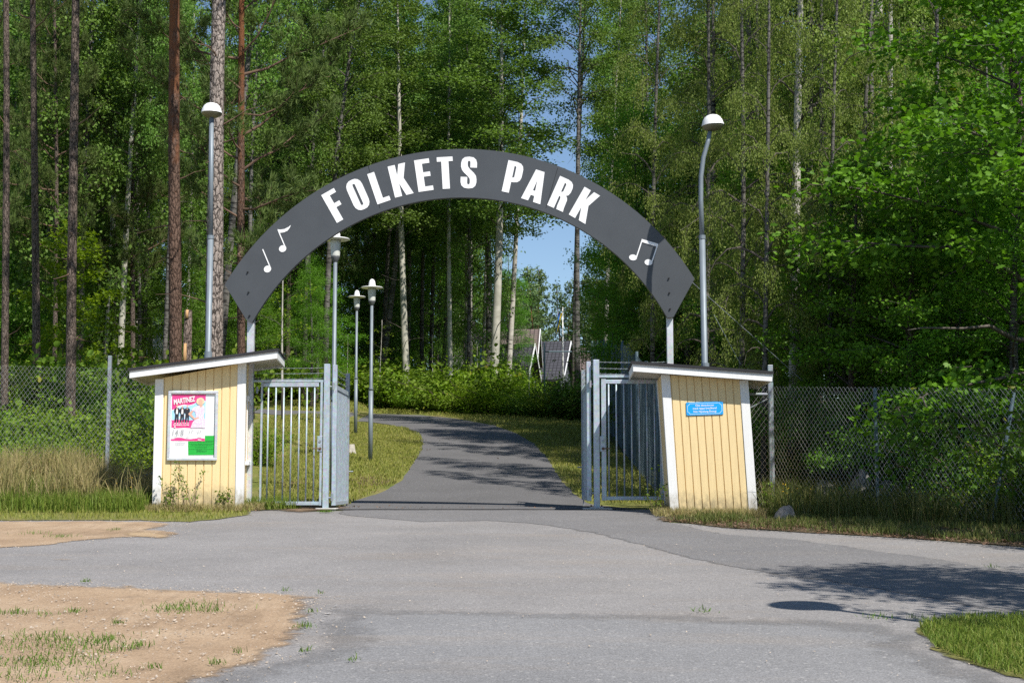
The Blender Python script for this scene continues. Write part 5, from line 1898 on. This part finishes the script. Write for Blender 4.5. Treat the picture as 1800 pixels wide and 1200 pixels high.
# trunks one can tell apart
WB = 'slender birches and aspens in the wood'
for (pi, ub, vb, ut, vt, D, w, lab) in (
        (1, 716, 680, 706, 370, 62, 13.5, 'pale aspen with mossy foot, left of the thinner pale trunk under the lettering'),
        (1, 793, 680, 790, 350, 63, 9.5, 'thin straight pale trunk in the middle of the hedge'),
        (1, 866, 655, 877, 350, 60, 17, 'thickest pale aspen, left of the brown tiled roof'),
        (0, 893, 655, 908, 370, 66, 10.5, 'black and white birch right beside the thickest aspen'),
        (0, 850, 640, 856, 400, 70, 9, 'mottled birch left of the thickest aspen'),
        (2, 745, 640, 745, 380, 74, 8, 'dark thin birch between the two pale trunks'),
        (2, 666, 640, 691, 380, 66, 12, 'dark birch leaning right beside the disc lamps'),
        (-1, 1017, 645, 1017, 180, 58, 11, 'dark birch standing in the sky gap under the arch'),
        (-1, 1010, 645, 1022, 180, 59.5, 8, 'thinner twin of the dark birch in the sky gap'),
        (2, 578, 640, 592, 420, 55, 12, 'grey trunk close behind the nearest disc lamp'),
        (2, 538, 640, 549, 400, 62, 10, 'dark trunk between the arch foot and the nearest disc lamp'),
        (2, 777, 640, 781, 380, 73, 8, 'shaded trunk just left of the thin straight pale trunk'),
        (3, 1066, 640, 1069, 540, 63, 9, 'birch behind the tall mesh fence'),
        (1, 216, 600, 229, 330, 47, 12, 'whitish aspen curving up right of the yellow green maple'),
        (1, 93, 560, 94, 400, 52, 9, 'pale aspen between the grey and the blackish pine'),
        (3, 84, 570, 83, 400, 56, 7, 'thin birch close left of the pale aspen by the grey pine'),
        (2, 33, 545, 36, 400, 56, 7, 'thin grey trunk at far left above the juniper'),
        (2, 18, 520, 19, 400, 60, 8, 'dim trunk behind the juniper'),
        (0, 159, 560, 162, 380, 55, 6, 'thin sunlit birch behind the yellow green maple'),
        (0, 186, 600, 195, 400, 50, 7, 'spotted birch right of the yellow green maple'),
        (2, 243, 575, 242, 400, 52, 8, 'greyish trunk right of the whitish aspen'),
        (1, 252, 570, 256, 380, 58, 7, 'thin tan trunk left of the white house gable'),
        (2, 289, 580, 294, 380, 45, 9, 'grey trunk left of the reddish pine'),
        (0, 327, 560, 333, 380, 60, 7, 'bright birch in the gap right of the reddish pine'),
        (2, 396, 620, 412, 420, 36, 14, 'leaning grey trunk between the plated pine and the orange pine'),
        (2, 447, 640, 449, 420, 47, 9, 'dim trunk behind the left arch post')):
    place_px(BIRCHES[pi] if pi >= 0 else TALL, .27 if pi >= 0 else .24, ub, vb, ut, vt, D, w, lab, WB, sz=random.uniform(.92, 1.06))
for u, D, lab in ((1135, 66, 'birch right of the sky gap above the arch shoulder'), (1105, 80, 'farther birch right of the sky gap')):
    place_px(TALL, .24, u, 620, u + 3, 100, D, 9, lab, WB, sz=1.0)
place_px(YOUNG, .085, 497, 690, 496, 500, 46, 5, 'thin young tree with few leaves above the left pedestrian gate')
place_px(MAPLE, .09, 128, 640, 130, 430, 40, 6, 'bright yellow green maple behind the blackish pine')

# fill of the wood behind
rnd = random.Random(5)
FILL = 'birches of the dense wood'
n = 0
pts_done = []
while n < 52:
    u = rnd.uniform(-220, 880)
    D = rnd.uniform(66, 98)
    if any(abs(u - a) < 26 and abs(D - b) < 6 for a, b in pts_done):
        continue
    if 905 < u and D < 80:
        continue
    pts_done.append((u, D))
    place(BIRCHES[rnd.choice((2, 2, 3, 2))], P(u, 600, D).x, D, rnd.uniform(.9, 1.25), rnd.uniform(.85, 1.1), rnd.uniform(0, 6.28), (rnd.uniform(-.03, .03), rnd.uniform(-.02, .02)),
          'slender birch among many alike in the dense wood behind the hedge', FILL)
    n += 1
for k in range(46):
    u, D = rnd.uniform(-260, 850), rnd.uniform(64, 100)
    if u < 420 and k % 3 == 0:
        D = rnd.uniform(47, 62)
    place(LUSH[k % 2], P(u, 600, D).x, D, rnd.uniform(.85, 1.2), rnd.uniform(.85, 1.25), rnd.uniform(0, 6.28), (0, 0), 'low branched birch filling the dense wood left of the path', 'leafy birches left of the path')
for k in range(22):
    u, D = rnd.uniform(-260, 700), rnd.uniform(46, 64)
    if 640 < u:
        D = rnd.uniform(66, 76)
    place(DENSE[k % 2], P(u, 600, D).x, D, rnd.uniform(.5, .8), rnd.uniform(.45, .75), rnd.uniform(0, 6.28), (0, 0), 'dark leafy undergrowth tree in the wood left of the path', 'undergrowth trees left of the path')
for k in range(34):
    u, D = rnd.uniform(-260, 900), rnd.uniform(72, 108)
    if 780 < u and D < 100:
        D += 14
    place(DENSE[k % 2], P(u, 600, D).x, D, rnd.uniform(.8, 1.2), rnd.uniform(.7, 1.15), rnd.uniform(0, 6.28), (0, 0), 'leafy tree closing the view deep in the wood behind the hedge', 'leafy trees deep in the wood')
# far pines that close the view beyond the houses
for k in range(60):
    u = rnd.uniform(-250, 1300) if k > 18 else rnd.uniform(880, 1110)
    D = rnd.uniform(122, 155)
    x = P(u, 600, D).x
    top = P(u, rnd.uniform(470, 520) if 880 < u < 1110 else rnd.uniform(420, 500), D).z - g(x, D)
    s = top / 12.0
    place(FARP[k % 2], x, D, s * rnd.uniform(.95, 1.25), s, rnd.uniform(0, 6.28), (0, 0), 'sunlit pine on the far slope beyond the house roofs', 'pines beyond the houses')

# right side: weeping birches and leafy trees in front of the wood
RB = 'birches behind the right fence'
place_px(WEEP[0], .24, 1395, 800, 1404, 250, 25.5, 21, 'big white birch right of the leaning booth', RB, sz=1.05)
place_px(WEEP[1], .24, 1503, 780, 1516, 420, 27, 12, 'thin sun flecked birch behind the middle fence post', RB, sz=.95)
place_px(WEEP[0], .24, 1558, 600, 1564, 130, 28, 16, 'pale spotted birch trunk left of the oak leaves', RB, sz=1.1)
place_px(WEEP[1], .24, 1524, 620, 1529, 130, 30.5, 15, 'dim birch close left of the pale spotted trunk', RB, sz=1.1)
place_px(WEEP[1], .24, 1250, 620, 1255, 130, 35, 13, 'weeping birch behind the curved street lamp', RB, sz=1.15)
place_px(WEEP[1], .24, 1330, 620, 1332, 130, 31, 11, 'weeping birch between the curved lamp and the big white birch', RB, sz=1.1)
place_px(WEEP[1], .24, 1245, 620, 1245, 130, 40, 12, 'weeping birch behind the right arch shoulder', RB, sz=1.25)
for u, D, sz, w, lab in ((1300, 24.4, .9, 12, 'weeping birch directly behind the leaning booth, foliage over the roof'), (1462, 24.2, .85, 11, 'weeping birch between the big white birch and the middle fence post'),
                        (1150, 33, 1.05, 10, 'weeping birch hanging behind the right end of the arch'), (1440, 30, 1.1, 12, 'weeping birch filling the gap behind the big white birch'), (1640, 26, 1.0, 12, 'weeping birch behind the oak leaves by the fence')):
    place_px(WEEP[1], .24, u, 640, u + 4, 200, D, w, lab, RB, sz=sz)
for u, D, s_, sz, lab in ((1420, 26.5, .62, .40, 'small leafy tree at the foot of the big white birch'), (1580, 24.0, .66, .42, 'small leafy tree right of the middle fence post'), (1690, 22.6, .7, .45, 'small leafy tree by the leaning fence post'),
                          (1480, 25.2, .6, .36, 'low leafy tree behind the pointed boulder'), (1790, 21.4, .7, .5, 'small leafy tree at the right edge under the big oak')):
    place(DENSE[int(u) % 2], P(u, 600, D).x, D, s_, sz, u, (0, 0), lab, 'small leafy trees along the right fence')
place_px(DENSE[0], .26, 1135, 660, 1130, 420, 44, 13, 'round leafed tree showing through the right leg of the arch', 'leafy trees right of the path', sz=.62)
place_px(DENSE[1], .26, 1095, 660, 1090, 420, 52, 11, 'leafy tree reaching into the sky gap under the arch', 'leafy trees right of the path', sz=.72)
for k in range(24):
    u = rnd.uniform(1120, 2100)
    D = rnd.uniform(31, 46)
    if u < 1220:
        u += 120
    place(BIRCHES[rnd.choice((0, 2, 3))] if k % 2 else WEEP[1], P(u, 600, D).x, D, rnd.uniform(.9, 1.2), rnd.uniform(.95, 1.2) * (1.0 if k % 2 else 1.3), rnd.uniform(0, 6.28), (rnd.uniform(-.03, .03), 0), 'birch standing deep in the wood behind the right fence', 'birches deep in the right wood')
for k in range(30):
    u = rnd.uniform(1110, 2050)
    D = rnd.uniform(28, 44)
    if u < 1230:
        D = rnd.uniform(38, 46)
    place(DENSE[k % 2], P(u, 600, D).x, D, rnd.uniform(.6, .95), rnd.uniform(.5, .9), rnd.uniform(0, 6.28), (0, 0), 'dark leafy tree in the shade behind the right fence', 'undergrowth trees behind the right fence')
place(OAK, P(1830, 600, 21.5).x, 21.3, 1.0, .76, 1.0, (-.03, 0), 'big bright green oak overhanging the right fence')
place(OAK, P(1700, 600, 24.6).x, 24.6, .62, .55, 3.6, (0, 0), 'smaller oak bush leaning over the right fence, below the big oak')
for u, D, s_, sz, lab in ((1600, 22.3, .50, .44, 'low spreading oak behind the middle fence post'), (1500, 23.6, .42, .50, 'slim young oak right of the big white birch')):
    place(OAK, P(u, 600, D).x, D, s_, sz, u, (0, 0), lab)
for k in range(14):
    u = rnd.uniform(1085, 1420)
    D = rnd.uniform(58, 84)
    place(LUSH[k % 2], P(u, 600, D).x, D, rnd.uniform(.95, 1.2), rnd.uniform(1.1, 1.4), rnd.uniform(0, 6.28), (0, 0), 'leafy birch far back in the wood right of the sky gap', 'leafy birches right of the sky gap')
place(OAK, 8.75, 13.9, .50, .90, 4.4, (0, 0), 'tall oak beyond the right picture edge that shades the verge')
for x, y, s_, lab in ((6.75, 19.8, 1.15, 'big leafy bush behind the leaning fence post'), (7.6, 19.0, 1.3, 'big leafy bush at the right picture edge behind the fence')):
    late_bushes.append((x, y, s_, lab))
for u, D, sz, w, lab in ((1345, 23.5, .85, 11, 'weeping birch close behind the right fence corner post'), (1240, 28, .95, 11, 'weeping birch behind the tall mesh fence by the booth')):
    place_px(WEEP[1], .24, u, 640, u + 4, 200, D, w, lab, RB, sz=sz)
for u, D, s_ in ((470, 60.5, .55), (610, 62, .45), (668, 61.5, .6), (760, 62, .5), (840, 60, .42), (930, 57, .4)):
    place(YOUNG, P(u, 700, D).x, D, s_ * 1.3, s_, u, (0, 0), 'thin sapling poking out of the sunny hedge', 'saplings in the hedge')
for k, (x, y, s) in enumerate(((11.6, 13.6, .45), (7.3, 8.5, .68))):
    place(OAK, x, y, s, s * 1.05, 2.2 + k, (0, 0), ('oak standing beyond the right picture edge by the fence', 'smaller oak by the corner lawn that shades the asphalt')[k])

# ------------------------------------------------------------------ bushes


def make_bush(name, label, seed, r, h, nst, nleaf, ls, leafm, shape, spread=.16, flat=.8, up=.9, needle=0, cat='bush'):
    rng = np.random.default_rng(seed)
    root = thing(name, label, cat)
    mb = MB()
    C, T, Sz = [], [], []
    for i in range(nst):
        az = rng.uniform(0, 6.28)
        el = rng.uniform(.45, 1.4)
        L = h * rng.uniform(.6, 1.1) / max(.6, math.sin(el) + .1) * .9
        p0 = (rng.normal() * r * .22, rng.normal() * r * .22, -.05)
        pts = bpath(p0, az, el, L, up * .5, rng, 5, .14)
        mb.tube(pts, [.014, .012, .009, .007, .004, .002], 4, caps=False)
        for j in range(9):
            tt = .12 + .88 * (j + rng.uniform(0, 1)) / 9
            q = along(pts, min(.999, tt))
            m = max(1, int(nleaf / nst / 9 * rng.uniform(.4, 1.6)))
            sp = bpath(q, az + rng.uniform(-1.8, 1.8), rng.uniform(-.2, .8), r * rng.uniform(.2, .5), .4, rng, 2, .2)
            mb.tube(sp, [.005, .004, .002], 3, caps=False)
            s = rng.uniform(0, 1, m)
            b = np.array([along(sp, min(.999, x)) for x in s])
            C.append(b + rng.normal(size=(m, 3)) * spread * r)
            d = rng.normal(size=(m, 3)) * .8 + np.array([math.cos(az) * .4, math.sin(az) * .4, -.15])
            T.append(d)
            Sz.append(rng.uniform(.6, 1.2, m) * ls)
    C = np.concatenate(C)
    C[:, 2] = np.maximum(C[:, 2], .02)
    mb.build('stems', M_['twig'], root)
    leaves('foliage', C, np.concatenate(Sz), M_[leafm], root, shape, np.concatenate(T), flat, rng)
    return root


BUSH = [make_bush('bush', None, 101 + q, 1.0, 1.5, 18, 5600, .082, 'lf_bush', 'spray' if q else 'round') for q in range(3)]
HAZEL = [make_bush('hazel_bush', None, 111 + q, 1.0, 1.6, 18, 4200, .095, 'lf_hazel', 'round') for q in range(2)]
DBUSH = [make_bush('dark_bush', None, 121 + q, 1.0, 1.5, 16, 4200, .085, 'lf_dbush', 'spray') for q in range(2)]
JUN = make_bush('juniper_bush', None, 131, .55, 2.6, 26, 9000, .13, 'lf_juniper', 'needle', spread=.22, up=.1)

HG = 'bushes of the hedge beyond the lawn'
for k in range(78):
    t = rnd.random()
    u = 440 + 620 * t
    D = (63.5 - 12.5 * max(0, (t - .35) / .65) ** .8) + rnd.uniform(.2, 3.2)
    s = rnd.choice((.55, .8, 1.0, 1.2, 1.45)) * rnd.uniform(.85, 1.1) * (1.0 if t < .8 else .85)
    if 880 < u < 1000:
        s *= .85
    dark = t > .80 and rnd.random() < .7  # darker leaf colour stands for the shade at this end of the hedge
    place((DBUSH[k % 2] if dark else (BUSH + HAZEL)[k % 5]), P(u, 700, D).x, D, s * rnd.uniform(.9, 1.3), s * rnd.uniform(.6, 1.15), rnd.uniform(0, 6.28), (0, 0),
          'shaded bush at the right end of the hedge beyond the path' if dark else 'leafy bush in the sunny hedge beyond the path and lawn', HG)
for k in range(34):
    u, D = rnd.uniform(420, 900), rnd.uniform(66, 74)
    s = rnd.uniform(.8, 1.5)
    place((BUSH + DBUSH)[k % 5], P(u, 700, D).x, D, s, s * rnd.uniform(.9, 1.2), rnd.uniform(0, 6.28), (0, 0), 'taller undergrowth bush behind the hedge among the trunks', 'undergrowth bushes behind the hedge')
LG = 'bushes behind the left fence'
for k in range(34):
    u, D = rnd.uniform(-160, 285), rnd.uniform(24.2, 30)
    s = rnd.uniform(.7, 1.05) * (.72 if D < 26 else 1.0)
    place((HAZEL + BUSH)[k % 5], P(u, 700, D).x, D, s, s * rnd.uniform(.8, 1.1), rnd.uniform(0, 6.28), (0, 0), 'leafy green bush close behind the left chain link fence', LG)
for k in range(56):
    u, D = rnd.uniform(-160, 325), rnd.uniform(31, 44)
    s = rnd.uniform(.95, 1.6)
    place((BUSH + HAZEL + DBUSH)[k % 6], P(u, 700, D).x, D, s, s * rnd.uniform(.9, 1.2), rnd.uniform(0, 6.28), (0, 0), 'taller bush between the pine trunks behind the left fence', 'bushes between the left pines')
place(JUN, P(14, 600, 33).x, 33, 1.35, 1.15, .4, (0, 0), 'yellow green juniper at the far left behind the fence')
place(BUSH[1], P(452, 740, 33).x, 33, .55, .8, 1.2, (0, 0), 'narrow bush behind the left pedestrian gate by the arch post')
RG = 'shaded bushes behind the right fence'
for k, (x, y, s, lab) in enumerate(late_bushes):
    place(DBUSH[k % 2], x, y, s, s * 1.1, k * 2.0, (0, 0), lab)
for k in range(44):
    u, D = rnd.uniform(1335, 1960), rnd.uniform(22.2, 29)
    if u > 1700:
        D = rnd.uniform(19.6, 26)
    elif 1400 < u < 1620:
        D += 1.6
    s = rnd.uniform(.6, 1.15) * (.75 if D < 23.5 else 1)
    place((DBUSH + BUSH)[k % 4], P(u, 700, D).x, D, s, s * rnd.uniform(.8, 1.15), rnd.uniform(0, 6.28), (0, 0), 'shaded bush in the undergrowth close behind the right fence', RG)
for k in range(16):
    y = rnd.uniform(26, 55)
    x = 3.3 + .03 * (y - 23) + rnd.uniform(.2, 1.8)
    s = rnd.uniform(.8, 1.5)
    place(DBUSH[k % 2], x, y, s, s * 1.2, rnd.uniform(0, 6.28), (0, 0), 'dark bush pressed against the outside of the tall mesh fence', 'bushes outside the tall mesh fence')

# ------------------------------------------------------------------ grass, litter, pebbles


def blades(name, pts, hmin, hmax, w, m, lean=.35, seed=1, heads=0.0):
    rng = np.random.default_rng(seed)
    pts = np.array(pts)
    n = len(pts)
    h = rng.uniform(hmin, hmax, n)
    az = rng.uniform(0, 2 * np.pi, n)
    ln = np.abs(rng.normal(size=n)) * lean
    fx, fy = np.cos(az), np.sin(az)
    az2 = rng.uniform(0, np.pi, n)
    sx, sy = np.cos(az2) * w / 2, np.sin(az2) * w / 2
    Z = np.zeros(n)
    V = np.empty((n, 5, 3))
    b = pts
    V[:, 0] = b + np.stack([sx, sy, Z], 1)
    V[:, 1] = b - np.stack([sx, sy, Z], 1)
    mid = b + np.stack([fx * ln * h * .35, fy * ln * h * .35, h * .6], 1)
    V[:, 2] = mid - np.stack([sx, sy, Z], 1) * .7
    V[:, 3] = mid + np.stack([sx, sy, Z], 1) * .7
    V[:, 4] = b + np.stack([fx * ln * h, fy * ln * h, h * (1 - .25 * np.minimum(1, ln))], 1)
    L = (np.arange(n)[:, None] * 5 + np.array([0, 1, 2, 3, 3, 2, 4])[None]).ravel()
    S = (np.arange(n)[:, None] * 7 + np.array([0, 4])[None]).ravel()
    o = np_mesh(name, V.reshape(-1, 3), L, S, m)
    return tag(o, kind='stuff')


def scatter(poly, n, seed, clump=0.0, off=0.0):
    rng = random.Random(seed)
    x0, x1 = min(p[0] for p in poly), max(p[0] for p in poly)
    y0, y1 = min(p[1] for p in poly), max(p[1] for p in poly)
    out = []
    tries = 0
    while len(out) < n and tries < n * 30:
        tries += 1
        x, y = rng.uniform(x0, x1), rng.uniform(y0, y1)
        if not inside(x, y, poly):
            continue
        if clump and mnoise.noise(Vector((x * 1.6, y * 1.6, seed))) + .35 * mnoise.noise(Vector((x * 6, y * 6, seed))) < clump - .3:
            continue
        out.append((x, y, g(x, y) + off))
    return out


tl = [(-13, 24.2), (-13, 21.4), (-5.5, 21.2), (-5.33, 21.6), (-5.3, 22.6)]
o = blades('tall_dry_grass', scatter(tl, 19000, 1, .16, .02), .25, .80, .011, M_['bl_dry'], .42, 1)
tag(o, 'tall straw coloured grass along the left fence')
o = blades('green_verge_grass', scatter([(-13, 22.2), (-13, 20.6), (-5.4, 20.7), (-5.3, 22.1)], 20000, 2, 0, .02), .12, .38, .011, M_['bl_green'], .5, 2)
o = blades('mown_verge_grass', scatter(vergeL, 26000, 3, 0, .02), .03, .09, .010, M_['bl_lawn'], .6, 3)
bf = [(-5.45, 21.2), (-5.3, 20.75), (-4.1, 20.85), (-3.5, 21.4), (-3.55, 21.8), (-4.0, 21.7), (-4.05, 21.1)]
o = blades('booth_foot_grass', scatter(bf, 4200, 4, .1, .02), .03, .15, .008, M_['bl_dry'], .8, 4)
o = blades('gate_foot_grass', scatter([(-4.1, 21.3), (-3.5, 21.45), (-3.2, 21.85), (-3.6, 22.2), (-4.1, 22.1)], 1500, 5, 0, .02), .06, .24, .009, M_['bl_green'], .6, 5)
tr_ = [(2.25, 20.1), (3.6, 20.1), (4.2, 21.3), (3.6, 22.2), (10.5, 17.0), (10.5, 14.8), (6.2, 17.5), (4.6, 18.6), (3.6, 19.5), (2.2, 20.0)]
tr_ = [(3.55, 19.95), (4.5, 19.2), (6.2, 17.9), (10.5, 14.9), (11, 17), (7.5, 19.6), (5.6, 21.4), (4.0, 22.4), (3.6, 20.6)]
o = blades('right_tall_grass', scatter(tr_, 11500, 6, .05, .02), .15, .60, .010, M_['bl_shade'], .6, 6)
o = blades('booth_edge_grass', scatter([(2.0, 20.6), (2.0, 19.9), (3.5, 19.75), (3.6, 20.3), (2.6, 20.36), (2.15, 21.4)], 3400, 7, .0, .02), .03, .15, .008, M_['bl_dry'], .8, 7)
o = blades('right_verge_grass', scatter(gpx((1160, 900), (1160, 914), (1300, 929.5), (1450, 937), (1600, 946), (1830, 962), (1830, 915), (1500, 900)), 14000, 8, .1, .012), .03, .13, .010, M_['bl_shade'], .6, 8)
cl = [p for p in lawnR]
o = blades('corner_lawn_grass', scatter([(2.3, 10.9), (2.35, 9.6), (2.95, 8.55), (4.2, 7.6), (6.5, 7.6), (6.5, 10.6)] if False else gpx((1860, 1088), (1700, 1090), (1626, 1098), (1616, 1110), (1642, 1141), (1722, 1174), (1860, 1212)) + [(6.2, 8.0), (6.2, 10.4)], 42000, 9, 0, .02), .02, .075, .006, M_['bl_green'], .8, 9)
ll = gpx((455, 890), (592, 892), (645, 872), (696, 851), (721, 824), (742, 793), (744, 776), (738, 764), (712, 752), (600, 737), (500, 731), (455, 738))
o = blades('left_lawn_grass', scatter(ll, 36000, 10, .0, .02), .03, .085, .016, M_['bl_lawn'], .6, 10)
lr_ = gpx((1034, 885), (1003, 858), (982, 832), (965, 806), (940, 780), (905, 761), (870, 749)) + [(2.8, 52), (2.9, 24)]
o = blades('right_lawn_grass', scatter(lr_, 18000, 11, .0, .02), .03, .085, .016, M_['bl_lawn'], .6, 11)
fs_ = gpx((480, 721), (560, 723), (640, 725), (740, 729), (800, 735), (870, 748), (1000, 775), (1030, 748), (900, 722), (700, 708), (480, 706))
o = blades('far_lawn_grass', scatter(fs_, 12000, 12, .0, .02), .04, .12, .03, M_['bl_lawn'], .6, 12)
# tufts in the sand and along the asphalt edges
tp_ = []
rt = random.Random(12)
tufts = [(330, 1072, .35, 160), (300, 1078, .2, 60), (375, 1078, .14, 40), (240, 1142, .10, 60), (205, 1100, .08, 30), (380, 1172, .06, 30), (420, 1152, .05, 20), (120, 1140, .5, 260), (60, 1128, .4, 160), (170, 1132, .25, 120), (100, 1170, .4, 180), (40, 1170, .3, 120),
         (20, 1082, .15, 50), (80, 1085, .12, 30), (130, 1080, .1, 30), (150, 1026, .05, 22), (535, 1106, .08, 40), (548, 1080, .05, 14), (505, 1042, .06, 14), (564, 1047, .03, 8), (30, 1196, .3, 90), (180, 1192, .2, 60), (270, 1180, .06, 20), (200, 1148, .12, 50),
         (575, 902, .10, 110), (565, 902, .06, 40), (110, 946, .18, 60), (200, 934, .1, 26), (60, 940, .3, 40), (1236, 1079, .10, 22), (1545, 1090, .16, 30), (1612, 1091, .10, 24), (620, 1166, .05, 18), (535, 1150, .05, 16), (1742, 1000, .14, 20)]
for (u, v, r, k) in tufts:
    c = G(u, v)
    for _ in range(int(k * 1.1)):
        x, y = c.x + rt.gauss(0, r * .42), c.y + rt.gauss(0, r * .42)
        tp_.append((x, y, g(x, y) + .02))
o = blades('sand_tufts', tp_, .012, .055, .006, M_['bl_tuft'], 1.1, 13)


def scatter_stones(name, pts, rmin, rmax, m, seed):
    rng = np.random.default_rng(seed)
    n = len(pts)
    base = np.array([(1, 0, 0), (0, 1, 0), (-1, 0, 0), (0, -1, 0), (0, 0, .7), (0, 0, -.5)], float)
    F = [(0, 1, 4), (1, 2, 4), (2, 3, 4), (3, 0, 4)]
    r = rmin + (rmax - rmin) * rng.random(n) ** 3
    V = np.array(pts)[:, None, :] + r[:, None, None] * (base[None] + rng.normal(size=(n, 6, 3)) * .22)
    L = (np.arange(n)[:, None] * 6 + np.array(F).ravel()[None]).ravel()
    S = (np.arange(n)[:, None] * 12 + np.array([0, 3, 6, 9])[None]).ravel()
    return tag(np_mesh(name, V.reshape(-1, 3), L, S, m), kind='stuff')


scatter_stones('sand_pebbles', scatter([p for p in sandp if p[0] > -6] + [(-6, 5), (-6, 12)], 4200, 31, .28, .02) + scatter([p for p in sandp if p[0] > -6] + [(-6, 5), (-6, 12)], 900, 32, 0, .02), .003, .013, M_['pebble'], 3)
bp_, rb_ = [], random.Random(8)
for pl in (sandp, sand2):
    for i in range(len(pl)):
        a, b = pl[i], pl[(i + 1) % len(pl)]
        L = math.hypot(b[0] - a[0], b[1] - a[1])
        for _ in range(int(L * 110)):
            t = rb_.random()
            x, y = a[0] + (b[0] - a[0]) * t + rb_.gauss(0, .13), a[1] + (b[1] - a[1]) * t + rb_.gauss(0, .16)
            if -7 < x < 2:
                bp_.append((x, y, g(x, y) + .009))
scatter_stones('edge_grit', bp_, .002, .010, M_['pebble'], 6)
scatter_stones('asphalt_grit', scatter([(-5, 7), (5, 7), (6, 17), (-6, 17)], 1200, 33, 0, .016), .003, .010, M_['pebble'], 4)
rng = np.random.default_rng(77)
lt_pts = np.array(scatter(gpx((1160, 917), (1300, 932), (1450, 941), (1600, 950), (1830, 968), (1830, 935), (1600, 928), (1450, 920), (1300, 915)), 3200, 34, 0, .035) + scatter([(-4, 20.5), (-3, 21.2), (2, 21.5), (-2.2, 22.2), (-4.2, 22.2)], 120, 35, 0, .045))
ld = rng.normal(size=(len(lt_pts), 3))
ld[:, 2] *= .2
o = leaves('leaf_litter', lt_pts, rng.uniform(.02, .06, len(lt_pts)), M_['litter'], None, 'spray', ld, 2.0, rng)
tag(o, kind='stuff')
M_['scuff'] = edged(simple('pale_scuff', (0.42, 0.41, 0.40), 0.9, var=0.2, scale=20), 0.35, 0.8, 14.0)
for q, pts in enumerate([[(553, 1108), (568, 1078), (586, 1064), (601, 1060), (590, 1072), (574, 1090), (563, 1110)], [(556, 1120), (566, 1112), (572, 1116), (560, 1128)]]):
    sheet('scuff_mark', gpx(*pts), 0.012, M_['scuff'], step=0.05, jit=0.02, dens=.04, fade=0.06, seed=60 + q)
M_['cone'] = simple('dark_cone', (0.07, 0.05, 0.035), 0.9, var=0.4)
scatter_stones('path_debris', scatter(gpx((700, 860), (740, 800), (745, 770), (880, 765), (950, 810), (990, 870), (700, 872)), 70, 41, 0, .03), .008, .028, M_['cone'], 5)
M_['flower'] = simple('yellow_petals', (0.75, 0.50, 0.02), 0.6)
fp = [(x, y, z + random.uniform(.25, .5)) for x, y, z in scatter([(-8.5, 21.8), (-5.4, 21.0), (-5.3, 21.4), (-6.2, 22.4)], 26, 42)] + [(x, y, z + random.uniform(.2, .45)) for x, y, z in scatter([(3.3, 20.3), (3.5, 19.9), (4.6, 20.0), (4.2, 21.2)], 12, 43)]
fr_ = np.random.default_rng(9)
tag(leaves('yellow_flowers', np.repeat(np.array(fp), 4, 0), np.full(len(fp) * 4, .022), M_['flower'], None, 'diamond', fr_.normal(size=(len(fp) * 4, 3)), .8, fr_), kind='stuff')
# tall weeds standing against the booths and in the verges


def weed(label, x, y, h, seed, leafm='lf_hazel', yellow=False):
    rng = np.random.default_rng(seed)
    root = thing('weed', label, 'weed', (x, y, g(x, y)), 'tall weeds by the booths')
    mb = MB()
    C, T = [], []
    for i in range(5):
        az = rng.uniform(0, 6.28)
        pts = bpath((rng.normal() * .04, rng.normal() * .04, 0), az, 1.35, h * rng.uniform(.7, 1.05), .25, rng, 5, .08)
        mb.tube(pts, [.004, .004, .0035, .003, .0025, .001], 4, caps=False)
        for j in range(14):
            q = along(pts, min(.99, .15 + .85 * rng.random()))
            sp = bpath(q, rng.uniform(0, 6.28), .6, .07, .2, rng, 2, .2)
            mb.tube(sp, [.002, .0015, .001], 3, caps=False)
            C += [np.array(sp[-1]), np.array(sp[1])]
            T += [rng.normal(size=3), rng.normal(size=3)]
    mb.build('stems', M_['twig'], root)
    C = np.array(C)
    leaves('foliage', C, rng.uniform(.02, .05, len(C)), M_[leafm], root, 'diamond', np.array(T), .3, rng)
    return root


for lab, u, D, h, sd in (('tall wiry weed below the right half of the notice board', 335, 20.95, .75, 1), ('wiry weed by the left corner of the poster booth', 303, 20.9, .55, 2), ('low weed near the right corner of the poster booth', 395, 21.0, .35, 3),
                         ('thin weed at the left trim of the leaning booth', 1150, 20.4, .45, 4), ('green weed at the right trim of the leaning booth', 1345, 20.4, .5, 5)):
    p = P(u, 800, D)
    weed(lab, p.x, D, h, sd)
